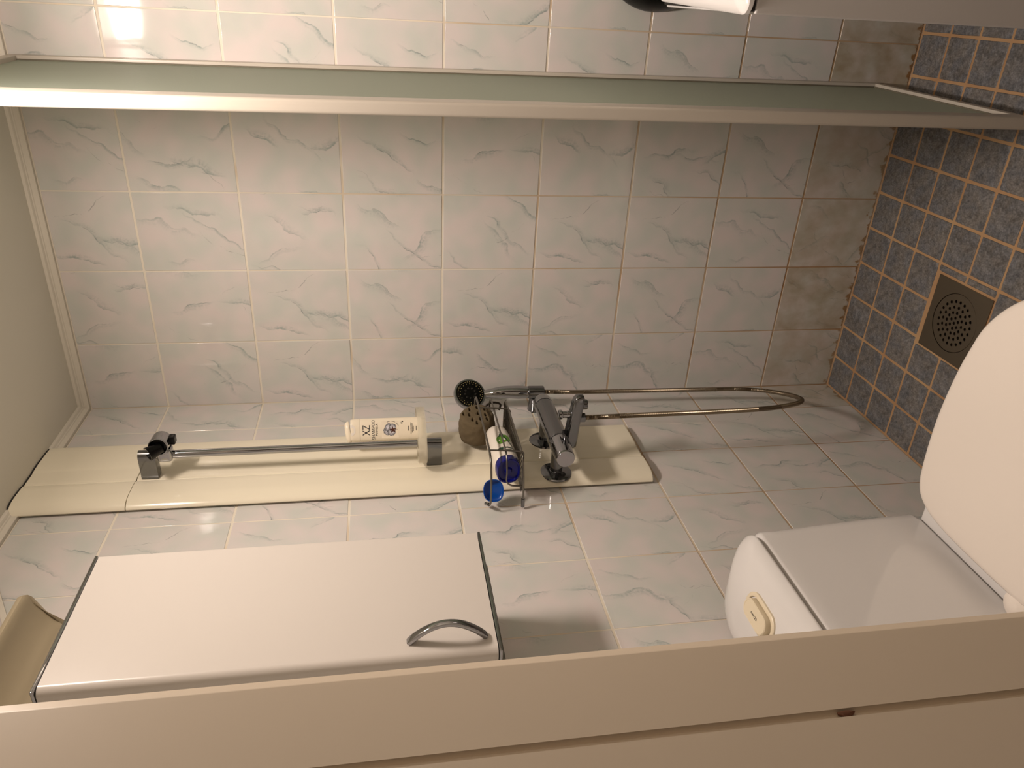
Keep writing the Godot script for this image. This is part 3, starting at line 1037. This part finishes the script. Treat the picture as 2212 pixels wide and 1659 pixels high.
func shampoo() -> void:
	var base := Vector3(0.084, 1.2988, 0.310)
	var xf := Transform3D(Basis(Vector3.UP, deg_to_rad(34)), base)
	var t := thing("shampoo_bottle", "ivory shampoo bottle with a cotton picture, standing in the soap dish", "shampoo bottle", base)
	var b := MB.new()
	b.xf = xf
	var ring := func(y: float, sc: float, scz: float) -> Array:
		var out := []
		for k in 48:
			var a := TAU * k / 48
			var cx := cos(a); var sx := sin(a)
			out.append(Vector3(0.0285 * sc * signf(cx) * pow(absf(cx), 2 / 2.6), y, -0.0150 * scz * signf(sx) * pow(absf(sx), 2 / 2.6)))
		return out
	b.loft([ring.call(0.0, 0.92, 0.85), ring.call(0.002, 0.98, 0.96), ring.call(0.006, 1, 1), ring.call(0.151, 1, 1), ring.call(0.1522, 0.985, 0.97)])
	obj("bottle_body", b, M.bottle_ivory, t, 45.0)
	b = MB.new()
	b.xf = xf
	b.loft([ring.call(0.1528, 0.985, 0.97), ring.call(0.154, 1, 1), ring.call(0.168, 0.985, 1.0), ring.call(0.1735, 0.96, 0.98), ring.call(0.1755, 0.92, 0.9)])
	var cap := obj("cap", b, M.bottle_ivory, t, 45.0)
	b = MB.new()
	b.xf = Transform3D(xf.basis * Basis(Vector3.BACK, deg_to_rad(7)), xf * Vector3(-0.003, 0.1765, -0.001))
	b.loft([ring.call(0.0, 0.88, 0.9), ring.call(0.0015, 0.93, 0.95), ring.call(0.005, 0.93, 0.95), ring.call(0.0095, 0.82, 0.86), ring.call(0.0115, 0.66, 0.65), ring.call(0.0122, 0.4, 0.4)])
	obj("flip_lid", b, M.bottle_ivory, cap, 45.0)
	b = MB.new()   # thumb notch of the cap
	b.xf = xf
	var fan := []
	for k in 15:
		var a := PI + PI * k / 14.0
		var q := bottle_skin(0.0135 * cos(a), 0.0008)
		fan.append(Vector3(q.x, 0.1735 + 0.010 * sin(a), q.z - 0.0004))
	b.cap(fan)
	obj("thumb_notch", b, M.bottle_white, cap)
	obj("brand_letters", wrap_print(text_mesh("XZ", 0.0240), Vector2(-0.001, 0.1375), xf), M.ink_navy, t)
	obj("product_letters", wrap_print(text_mesh("SHAMPOO", 0.0103), Vector2(-0.0005, 0.1205), xf), M.ink_navy, t)
	obj("small_letters", wrap_print(text_mesh("PUUVILLA", 0.0052, true), Vector2(-0.001, 0.1125), xf), M.ink_dark, t)
	obj("small_letters", wrap_print(strokes([[-0.006, 0.006, 0.0345], [-0.015, 0.014, 0.0285], [-0.011, 0.0125, 0.0255], [-0.007, 0.0055, 0.0225], [-0.006, 0.005, 0.0155]], 0.0016), Vector2.ZERO, xf), M.ink_dark, t)
	b = MB.new()   # curved line of print beside the picture, and a small emblem
	for k in 16:
		if k % 6 == 5: continue
		var a := deg_to_rad(-68 + 6.2 * k)
		var a2 := a + deg_to_rad(4.8)
		b.quad(Vector3(0.0188 * cos(a), 0.0188 * sin(a), 0), Vector3(0.0200 * cos(a), 0.0200 * sin(a), 0), Vector3(0.0200 * cos(a2), 0.0200 * sin(a2), 0), Vector3(0.0188 * cos(a2), 0.0188 * sin(a2), 0))
	for q in [[0.0125, -0.0255, 0.004, 0.0012], [0.0125, -0.0285, 0.0012, 0.003], [0.016, -0.030, 0.003, 0.0035]]:
		b.quad(Vector3(q[0], q[1], 0), Vector3(q[0] + q[2], q[1], 0), Vector3(q[0] + q[2], q[1] + q[3], 0), Vector3(q[0], q[1] + q[3], 0))
	obj("small_letters", wrap_print(b.mesh(), Vector2(0.0, 0.078), xf), M.ink_dark, t)
	# printed picture of a cotton boll
	var m := mat("cotton_print", Color.WHITE, 0.4)
	m.albedo_texture = cotton()
	b = MB.new()
	for k in 8:
		for j in 8:
			var u0 := -0.0205 + 0.041 * k / 8.0; var u1 := -0.0205 + 0.041 * (k + 1) / 8.0
			var v0 := -0.0205 + 0.041 * j / 8.0; var v1 := -0.0205 + 0.041 * (j + 1) / 8.0
			b.quad(Vector3(u0, v0, 0), Vector3(u1, v0, 0), Vector3(u1, v1, 0), Vector3(u0, v1, 0), Vector2(k / 8.0, 1 - j / 8.0), Vector2((k + 1) / 8.0, 1 - j / 8.0), Vector2((k + 1) / 8.0, 1 - (j + 1) / 8.0), Vector2(k / 8.0, 1 - (j + 1) / 8.0))
	obj("cotton_picture", wrap_print(b.mesh(), Vector2(-0.001, 0.080), xf, 0.00015), m, t)

func cotton() -> ImageTexture:
	var w := 160
	var n := noise(3, 0.03, 3)
	var px := PackedByteArray(); px.resize(w * w * 3)
	var lobes := [[0.42, 0.36, 0.27], [0.60, 0.42, 0.26], [0.36, 0.58, 0.25], [0.58, 0.64, 0.24]]
	var back := Color(0.93, 0.885, 0.80)
	for y in w:
		for x in w:
			var u := x / float(w); var v := y / float(w)
			var c := back
			for q in lobes:
				var d: float = Vector2(u - q[0], (v - q[1]) * 1.05).length() / q[2] + n.get_noise_2d(x, y) * 0.16
				if d < 1.0:
					var tone := clampf(0.95 - 0.55 * d * d + n.get_noise_2d(x * 2, y * 2) * 0.25, 0.35, 1.0)
					c = Color(0.90, 0.89, 0.92) * tone
			var p := Vector2(u - 0.47, v - 0.66)
			var r := p.length()
			if r < 0.20 * (0.45 + 0.55 * pow(absf(cos(p.angle() * 2.5 + 0.4)), 3.0)): c = Color(0.28, 0.12, 0.07)
			for sx in [0.44, 0.52]:
				if absf(u - sx - (v - 0.66) * 0.1) < 0.012 and v > 0.66 and v < 0.93: c = Color(0.45, 0.33, 0.24)
			var i := (y * w + x) * 3
			px[i] = int(c.r * 255); px[i + 1] = int(c.g * 255); px[i + 2] = int(c.b * 255)
	return tex(w, w, px)

func mixer() -> void:
	var t := thing("shower_mixer", "chrome thermostatic shower mixer with two round wall flanges and a spout", "mixer tap", Vector3(0.1, 0.93, 0.365))
	var ax := Vector3(0.1, 0.978, 0.0)
	var turn := Basis(Vector3(0, 1, 0), Vector3(0, 0, 1), Vector3(1, 0, 0))   # local y runs along the wall towards the door
	var b := MB.new()
	b.xf = Transform3D(turn, ax)
	# barrel with soft facets
	var rings := []
	for q in [[0.252, 0.0215], [0.254, 0.0245], [0.258, 0.0255], [0.425, 0.0255], [0.4285, 0.0247], [0.430, 0.0215]]:
		var rg := []
		for k in 40:
			var a := TAU * k / 40
			var f: float = 1.0 - 0.045 * pow(absf(cos(a * 4.0)), 3.0)
			rg.append(Vector3(q[1] * f * cos(a), q[0], -q[1] * f * sin(a)))
		rings.append(rg)
	b.loft(rings)
	obj("barrel", b, M.worn_chrome, t, 30.0)
	for q in [[0.431, 0.505, 1.0], [0.251, 0.222, -1.0]]:
		b = MB.new()
		b.xf = Transform3D(turn, ax)
		var pr := [Vector2(0.019, q[0]), Vector2(0.0242, q[0] + 0.0012 * q[2]), Vector2(0.0252, q[0] + 0.004 * q[2]), Vector2(0.0232, q[1] - 0.007 * q[2]), Vector2(0.0225, q[1] - 0.002 * q[2]), Vector2(0.0212, q[1])]
		if q[2] < 0: pr.reverse()
		b.lathe(pr, 36)
		if q[2] > 0: b.rbox(Vector3(-0.0235, 0.446, 0.0), Vector3(0.006, 0.022, 0.008), 0.001, 2)
		obj("control_knob", b, M.chrome, t, 30.0)
	for z in [0.295, 0.442]:
		b = MB.new()
		b.xf = Transform3D(basis_from(Vector3(1, 0, 0), Vector3.UP), Vector3(0.019, 0.982, z))
		b.lathe([Vector2(0.0395, 0.0), Vector2(0.040, 0.002), Vector2(0.0382, 0.0052), Vector2(0.030, 0.0085), Vector2(0.0165, 0.0095), Vector2(0.0150, 0.0105), Vector2(0.0150, 0.068)], 36)
		obj("flange", b, M.worn_chrome, t, 30.0)
	# flat spout that reaches out into the room under the barrel
	b = MB.new()
	var rs := []
	for q in [[0.075, 0.9455, 0.026, 0.024], [0.079, 0.945, 0.031, 0.029], [0.095, 0.9445, 0.0325, 0.031], [0.15, 0.9395, 0.030, 0.029], [0.195, 0.934, 0.0285, 0.0275], [0.208, 0.932, 0.026, 0.025], [0.2145, 0.931, 0.020, 0.019], [0.217, 0.9305, 0.010, 0.010]]:
		var rg := []
		for p in b.rr(q[2], q[3], 0.007, 4): rg.append(Vector3(q[0], q[1] + p.y, 0.408 - p.x))
		rs.append(rg)
	b.loft(rs)
	obj("spout", b, M.worn_chrome, t, 40.0)
	b = MB.new()
	b.xf = Transform3D(Basis.IDENTITY, Vector3(0.163, 0.951, 0.406))
	b.lathe([Vector2(0.0095, 0.0), Vector2(0.0095, 0.007), Vector2(0.0085, 0.008), Vector2(0.0085, 0.018), Vector2(0.0112, 0.0195), Vector2(0.0120, 0.022), Vector2(0.0114, 0.0262), Vector2(0.008, 0.028)], 24)
	obj("diverter_knob", b, M.chrome, t)
	b = MB.new()
	b.xf = Transform3D(Basis(Vector3.RIGHT, PI), Vector3(0.189, 0.921, 0.406))
	b.lathe([Vector2(0.0125, -0.004), Vector2(0.0125, 0.008), Vector2(0.0115, 0.0105), Vector2(0.006, 0.0105)], 24)
	obj("aerator", b, M.worn_chrome, t)
	b = MB.new()
	b.xf = Transform3D(Basis(Vector3.RIGHT, PI), Vector3(0.150, 0.9265, 0.402))
	b.lathe([Vector2(0.0125, -0.002), Vector2(0.0125, 0.013), Vector2(0.011, 0.0155), Vector2(0.008, 0.016)], 6)
	obj("hose_nut", b, M.worn_chrome, t, 20.0)

func hand_shower() -> void:
	# holder cone on the wall
	var h := thing("handset_holder", "small conical chrome handset holder on the tiles beside the mixer", "holder", Vector3(0.03, 0.96, 0.095))
	var b := MB.new()
	b.xf = Transform3D(basis_from(Vector3(0.058, 0.008, 0.012), Vector3.UP), Vector3(0.0, 0.963, 0.090))
	b.lathe([Vector2(0.0245, 0.0), Vector2(0.0252, 0.002), Vector2(0.0245, 0.005), Vector2(0.0195, 0.030), Vector2(0.0175, 0.046), Vector2(0.0165, 0.050), Vector2(0.012, 0.052)], 32)
	obj("cone", b, M.worn_chrome, h, 30.0)
	b = MB.new()
	b.xf = Transform3D(Basis.IDENTITY, Vector3(0.062, 0.971, 0.102))
	b.lathe([Vector2(0.0162, -0.024), Vector2(0.0176, -0.022), Vector2(0.0184, 0.018), Vector2(0.0174, 0.021), Vector2(0.0146, 0.021), Vector2(0.0140, -0.024), Vector2(0.0162, -0.024)], 28, false, false)
	obj("socket", b, M.worn_chrome, h, 30.0)
	# handset standing in it
	var t := thing("hand_shower", "chrome hand shower with a round black spray face, upright in its holder", "hand shower", Vector3(0.06, 0.95, 0.1))
	b = MB.new()
	var path := [Vector3(0.062, 0.948, 0.102), Vector3(0.062, 0.985, 0.102), Vector3(0.063, 1.02, 0.101), Vector3(0.064, 1.06, 0.100), Vector3(0.060, 1.09, 0.097), Vector3(0.053, 1.115, 0.088), Vector3(0.042, 1.137, 0.076)]
	b.tube(curve(path, 0.008), 0.0155, 24)
	for i in b.v.size():
		var y := b.v[i].y
		var k := 1.0 + 0.22 * clampf((1.0 - absf(y - 1.02) / 0.07), 0, 1) - 0.22 * clampf((y - 1.08) / 0.03, 0, 1) - 0.26 * clampf((0.995 - y) / 0.012, 0, 1)
		var cx := 0.062 - 0.020 * clampf((y - 1.085) / 0.05, 0, 1); var cz := 0.100 - 0.024 * clampf((y - 1.085) / 0.05, 0, 1)
		b.v[i].x = cx + (b.v[i].x - cx) * k; b.v[i].z = cz + (b.v[i].z - cz) * k
	obj("handle", b, M.chrome, t, 50.0)
	var face := Vector3(0.74, -0.13, 0.62).normalized()
	var hub := Vector3(0.050, 1.158, 0.090)
	var bs := basis_from(face, Vector3.UP)
	b = MB.new()
	b.xf = Transform3D(bs, hub)
	b.lathe([Vector2(0.012, -0.014), Vector2(0.030, -0.010), Vector2(0.0425, 0.0), Vector2(0.0452, 0.008), Vector2(0.0452, 0.014), Vector2(0.0435, 0.0175), Vector2(0.0395, 0.018)], 48)
	var head := obj("head", b, M.chrome, t, 40.0)
	b = MB.new()
	b.xf = Transform3D(bs, hub)
	b.lathe([Vector2(0.0400, 0.0172), Vector2(0.0392, 0.0195), Vector2(0.022, 0.0215), Vector2(0.020, 0.0205), Vector2(0.004, 0.0210)], 48)
	var sf := obj("spray_face", b, M.black, head, 40.0)
	b = MB.new()
	for q in [[34, 0.0345, 0.0196], [18, 0.0285, 0.0202]]:
		for k in q[0]:
			var a: float = TAU * k / q[0]
			b.xf = Transform3D(bs, hub + bs * Vector3(q[1] * cos(a), q[2], q[1] * sin(a)))
			b.lathe([Vector2(0.0011, 0.0), Vector2(0.0010, 0.0012), Vector2(0.0004, 0.0018)], 6, false)
	obj("nozzles", b, M.nozzle, sf)
	b = MB.new()   # ring of fine moulded marks on the dial
	b.xf = Transform3D(bs, hub)
	for k in 9:
		var a := TAU * k / 9.0
		var pth := []
		for j in 7: pth.append(Vector3(0.015 * cos(a) + 0.0022 * cos(TAU * j / 8.0), 0.0212, 0.015 * sin(a) + 0.0022 * sin(TAU * j / 8.0)))
		b.tube(pth, 0.00035, 4)
	obj("dial_marks", b, M.steel, sf)
	# ribbed metal hose
	var hp := [Vector3(0.062, 0.950, 0.102), Vector3(0.0615, 0.93, 0.102), Vector3(0.057, 0.84, 0.101), Vector3(0.0545, 0.68, 0.101), Vector3(0.055, 0.50, 0.107), Vector3(0.058, 0.37, 0.118), Vector3(0.066, 0.305, 0.147), Vector3(0.079, 0.268, 0.192), Vector3(0.098, 0.260, 0.248), Vector3(0.118, 0.278, 0.303), Vector3(0.135, 0.328, 0.350), Vector3(0.1445, 0.42, 0.383), Vector3(0.1495, 0.56, 0.398), Vector3(0.151, 0.72, 0.402), Vector3(0.150, 0.86, 0.402), Vector3(0.150, 0.9098, 0.402)]
	var pts := curve(hp, 0.0021)
	var rad := []
	for i in pts.size(): rad.append(0.0066 if i % 2 == 0 else 0.0054)
	b = MB.new()
	b.tube(pts, rad, 10)
	var o := obj("shower_hose", b, M.hose_metal, self, 70.0)
	tag(o, "ribbed metal shower hose hanging in a long loop below the mixer", "shower hose")

func rod(b: MB, pts: Array, r: float) -> void:
	b.tube(curve(pts, 0.006), r, 8)

func basket() -> void:
	var t := thing("wire_basket", "curved steel wire shower basket hung across the panel above the mixer", "shower basket", Vector3(0.08, 1.08, 0.4))
	for q in [[1.160, 0.140, 0.0025], [1.122, 0.134, 0.0021]]:
		var y: float = q[0]; var x: float = q[1]
		var b := MB.new()
		var near := [Vector3(x, y, 0.50), Vector3(x - 0.012, y, 0.538), Vector3(x - 0.05, y, 0.558), Vector3(0.045, y, 0.563), Vector3(0.028, y + 0.001, 0.563), Vector3(0.022, y + 0.003, 0.557)] if y > 1.14 else [Vector3(x, y, 0.50), Vector3(x - 0.010, y, 0.528), Vector3(x - 0.04, y, 0.540), Vector3(0.072, y, 0.541), Vector3(0.060, y - 0.012, 0.541), Vector3(0.056, y - 0.036, 0.540)]
		var far := [Vector3(0.03, y - 0.002, 0.262), Vector3(0.05, y - 0.002, 0.248), Vector3(x - 0.03, y, 0.245), Vector3(x - 0.008, y, 0.252), Vector3(x, y, 0.28)]
		rod(b, far + [Vector3(x, y, 0.39)] + near, q[2])
		obj("hoop", b, M.steel, t, 60.0)
	var b := MB.new()
	rod(b, [Vector3(0.03, 1.085, 0.262), Vector3(0.06, 1.085, 0.258), Vector3(0.118, 1.085, 0.262), Vector3(0.130, 1.085, 0.285), Vector3(0.132, 1.085, 0.39), Vector3(0.131, 1.085, 0.50), Vector3(0.122, 1.085, 0.528), Vector3(0.08, 1.084, 0.545), Vector3(0.03, 1.083, 0.551)], 0.0024)
	obj("base_rim", b, M.steel, t, 60.0)
	for q in [[0.315, 0.0], [0.512, 0.012]]:
		b = MB.new()
		rod(b, [Vector3(0.1395, 1.160, q[0]), Vector3(0.137, 1.122, q[0] + 0.001), Vector3(0.1335, 1.092 - 0.2 * q[1], q[0] + 0.002), Vector3(0.129, 1.082, q[0] + 0.003), Vector3(0.115, 1.0815, q[0] + 0.004), Vector3(0.03, 1.0815, q[0] + 0.006)], 0.0021)
		obj("upright", b, M.steel, t, 60.0)
	# expanded-metal base: crossing flat strands
	b = MB.new()
	for k in 26:
		for s in [-1, 1]:
			var z0 := 0.262 + 0.0105 * k
			var z1: float = z0 + 0.05 * s
			var a := Vector3(0.030, 1.0835, z0); var c := Vector3(0.130, 1.0835, z1)
			var f0 := 0.0; var f1 := 1.0
			if z1 < 0.262: f1 = (z0 - 0.262) / (z0 - z1)
			if z1 > 0.535: f1 = (0.535 - z0) / (z1 - z0)
			if f1 - f0 > 0.05: b.tube([a.lerp(c, f0), a.lerp(c, f1)], 0.0009, 4)
	var mesh_part := obj("mesh_base", b, M.steel, t)
	for q in [[Vector3(0.028, 1.0832, 0.551), Vector3(0.017, 1.0832, 0.552)], [Vector3(0.0225, 1.163, 0.5575), Vector3(0.0150, 1.166, 0.545)]]:
		b = MB.new()
		var d: Vector3 = (q[1] - q[0]).normalized()
		b.tube([q[0], q[0] + d * 0.021], 0.0043, 12)
		obj("end_cap", b, M.worn_chrome, t)
	for z in [0.27]:
		b = MB.new()
		rod(b, [Vector3(0.0235, 1.0835, z), Vector3(0.0235, 1.12, z), Vector3(0.0245, 1.155, z), Vector3(0.028, 1.158, z)], 0.002)
		obj("back_wire", b, M.steel, t, 60.0)
	sponge()
	conditioner()

func sponge() -> void:
	var c := Vector3(0.045, 1.159, 0.296)
	var t := thing("foam_sponge", "round grey-brown foam sponge with holes, tucked in the far end of the basket", "sponge", c)
	var n := noise(4, 18.0, 3)
	var axis := Vector3(0.96, 0.06, 0.16).normalized()
	var bs := basis_from(axis, Vector3.UP)
	var b := MB.new()
	# outline of half the section, then finely divided so that the holes are real hollows
	var prof := [Vector2(0.030, 0.0), Vector2(0.040, 0.001), Vector2(0.0445, 0.006), Vector2(0.0460, 0.014), Vector2(0.0465, 0.026), Vector2(0.0460, 0.040), Vector2(0.0450, 0.052), Vector2(0.0440, 0.058), Vector2(0.0425, 0.066), Vector2(0.0390, 0.0712), Vector2(0.0340, 0.0730), Vector2(0.0300, 0.0732)]
	var fine := []
	for i in prof.size() - 1:
		var cuts := 8 if i > 1 and i < 8 else 3
		for k in cuts: fine.append(prof[i].lerp(prof[i + 1], float(k) / cuts))
	for k in 24: fine.append(Vector2(0.0300 - 0.0012 * k, 0.0732))
	var slits := [[-0.022, 0.016], [0.0, 0.018], [0.02, 0.012], [-0.027, -0.004], [-0.004, -0.004], [0.018, -0.008], [-0.018, -0.022], [0.004, -0.022], [-0.006, 0.032], [0.031, 0.002], [0.020, -0.024]]
	var pits := [[2.2, 0.030, 0.0055, 0.0036], [1.9, 0.020, 0.0022, 0.0022], [2.6, 0.012, 0.002, 0.002], [1.5, 0.034, 0.002, 0.002], [1.2, 0.022, 0.0024, 0.0022], [2.45, 0.044, 0.002, 0.002], [1.0, 0.040, 0.0026, 0.0022], [1.7, 0.012, 0.002, 0.002]]
	var rings := []
	for q in fine:
		var rg := []
		for k in 132:
			var a := TAU * k / 132
			var p := Vector3(q.x * cos(a), q.y, -q.x * sin(a))
			var deep := 0.0
			if q.y > 0.07:
				for z in slits: deep = maxf(deep, 0.011 * exp(-pow(pow((p.x - z[0]) / 0.0058, 2) + pow((p.z - z[1] - 0.1 * (p.x - z[0])) / 0.0026, 2), 2)))
				p.y -= deep
			else:
				for z in pits:
					var da: float = wrapf(a - z[0], -PI, PI) * 0.046
					deep = maxf(deep, 0.009 * exp(-pow(pow(da / z[2], 2) + pow((q.y - z[1]) / z[3], 2), 2)))
				p -= Vector3(cos(a), 0, -sin(a)) * deep
			p += Vector3(cos(a), 0.3, -sin(a)) * n.get_noise_3d(p.x * 1.5, p.y * 1.5, p.z * 1.5) * 0.0025
			rg.append(c + bs * p)
		rings.append(rg)
	b.loft(rings)
	obj("foam_body", b, M.foam, t, 60.0)
	b = MB.new()
	rod(b, [Vector3(0.075, 1.128, 0.262), Vector3(0.088, 1.133, 0.248), Vector3(0.100, 1.128, 0.236), Vector3(0.108, 1.112, 0.236), Vector3(0.110, 1.095, 0.250), Vector3(0.100, 1.10, 0.262)], 0.0028)
	obj("hanging_cord", b, M.cord, t)

func conditioner() -> void:
	# lies in the basket, its cap towards the door; local y runs along the bottle
	var axis := Vector3(0.07, -0.02, 0.99).normalized()
	var bs := basis_from(axis, Vector3.UP)      # local x points into the room... z up
	var at := Vector3(0.075, 1.1190, 0.343)
	var t := thing("white_bottle", "white bottle with green leaf print and open blue flip cap, lying in the wire basket", "bottle", at)
	var xf := Transform3D(bs, at)
	var ring := func(y: float, a: float, c: float) -> Array:
		var out := []
		for k in 40:
			var g := TAU * k / 40
			var cx := cos(g); var sx := sin(g)
			out.append(Vector3(a * signf(cx) * pow(absf(cx), 0.85), y, -c * signf(sx) * pow(absf(sx), 0.85)))
		return out
	var b := MB.new()
	b.xf = xf
	b.loft([ring.call(-0.004, 0.010, 0.008), ring.call(-0.002, 0.020, 0.017), ring.call(0.004, 0.027, 0.0245), ring.call(0.012, 0.0305, 0.0275), ring.call(0.03, 0.0325, 0.029), ring.call(0.10, 0.0330, 0.0295), ring.call(0.150, 0.0325, 0.0290), ring.call(0.158, 0.0315, 0.028), ring.call(0.160, 0.030, 0.0265)])
	obj("bottle_body", b, M.bottle_white, t, 45.0)
	b = MB.new()
	b.xf = xf
	b.loft([ring.call(0.1605, 0.0305, 0.0270), ring.call(0.162, 0.0320, 0.0284), ring.call(0.180, 0.0318, 0.0280), ring.call(0.1835, 0.0300, 0.0265), ring.call(0.1835, 0.0270, 0.0238), ring.call(0.178, 0.0255, 0.0225), ring.call(0.178, 0.009, 0.009), ring.call(0.183, 0.006, 0.006), ring.call(0.183, 0.003, 0.003)], true, true)
	var cap := obj("cap", b, M.cap_blue, t, 35.0)
	# flip lid, thrown back towards the upper side
	b = MB.new()
	var lb := basis_from(Vector3(0.50, 0.10, 0.85), Vector3.UP)
	b.xf = Transform3D(lb, Vector3(0.043, 1.150, 0.533))
	b.loft([ring.call(-0.008, 0.016, 0.013), ring.call(-0.007, 0.022, 0.019), ring.call(-0.002, 0.0255, 0.0225), ring.call(0.006, 0.0262, 0.0235), ring.call(0.006, 0.0240, 0.0215), ring.call(-0.002, 0.0232, 0.0205), ring.call(-0.005, 0.018, 0.016)])
	obj("flip_lid", b, M.lid_blue, cap, 40.0)
	# print on the side that faces the room: p.x along the bottle, p.y round it
	var skin := func(along: float, g: float, lift: float) -> Vector3:
		var cx := cos(g); var sx := sin(g)
		return xf * Vector3((0.0331 + lift) * signf(cx) * pow(absf(cx), 0.85), along, -(0.0297 + lift) * signf(sx) * pow(absf(sx), 0.85))
	var patch := func(m: MB, c: Vector2, a: float, h: float, tilt: float, lift: float) -> void:
		for k in 20:
			var g0 := TAU * k / 20; var g1 := TAU * (k + 1) / 20
			var q := []
			for g in [g0, g1]:
				var e := Vector2(a * cos(g), h * sin(g) * (1.0 - 0.35 * cos(g))).rotated(tilt)
				q.append(skin.call(c.x + e.x, c.y + e.y / 0.03, lift))
			m.tri(skin.call(c.x, c.y, lift), q[0], q[1])
	var g0 := side_angle(xf)
	b = MB.new()
	patch.call(b, Vector2(0.088, g0 + 0.22), 0.022, 0.0115, 0.3, 0.0003)
	patch.call(b, Vector2(0.078, g0 - 0.24), 0.016, 0.0075, -0.3, 0.0003)
	obj("leaf_print", b, M.leaf_green, t)
	b = MB.new()
	for k in 16:
		var a := 0.050 + 0.075 * k / 16.0; var a2 := 0.050 + 0.075 * (k + 1) / 16.0
		var f := func(z: float) -> float: return g0 + 0.15 - 0.75 * pow((z - 0.05) / 0.075, 1.4) + 0.1
		b.quad(skin.call(a, f.call(a), 0.0004), skin.call(a2, f.call(a2), 0.0004), skin.call(a2, f.call(a2) - 0.16 * sin(PI * (k + 1) / 17.0), 0.0004), skin.call(a, f.call(a) - 0.16 * sin(PI * k / 17.0), 0.0004))
	patch.call(b, Vector2(0.066, g0 + 0.20), 0.010, 0.003, 0.4, 0.0005)
	patch.call(b, Vector2(0.134, g0 + 0.52), 0.008, 0.006, 0.0, 0.0004)
	var rng := RandomNumberGenerator.new()
	rng.seed = 3
	for row in [[0.124, 0.10, 1.0, 0.0070], [0.136, 0.0, 0.9, 0.0045], [0.145, -0.2, 0.7, 0.0032]]:
		var g: float = g0 + 0.25 + row[1]
		while g > g0 + 0.25 + row[1] - row[2]:
			var w := rng.randf_range(0.03, 0.07)
			b.quad(skin.call(row[0], g, 0.0004), skin.call(row[0], g - w, 0.0004), skin.call(row[0] + row[3], g - w, 0.0004), skin.call(row[0] + row[3], g, 0.0004))
			g -= w + 0.03
	obj("dark_green_print", b, M.ink_green, t)

# the angle round the bottle that faces the doorway's side of the room
func side_angle(xf: Transform3D) -> float:
	var best := 0.0
	var most := -9.0
	for k in 64:
		var g := TAU * k / 64
		var d := xf.basis * Vector3(cos(g), 0, -sin(g))
		var s := d.dot(Vector3(0.95, -0.15, 0.25).normalized())
		if s > most:
			most = s; best = g
	return best
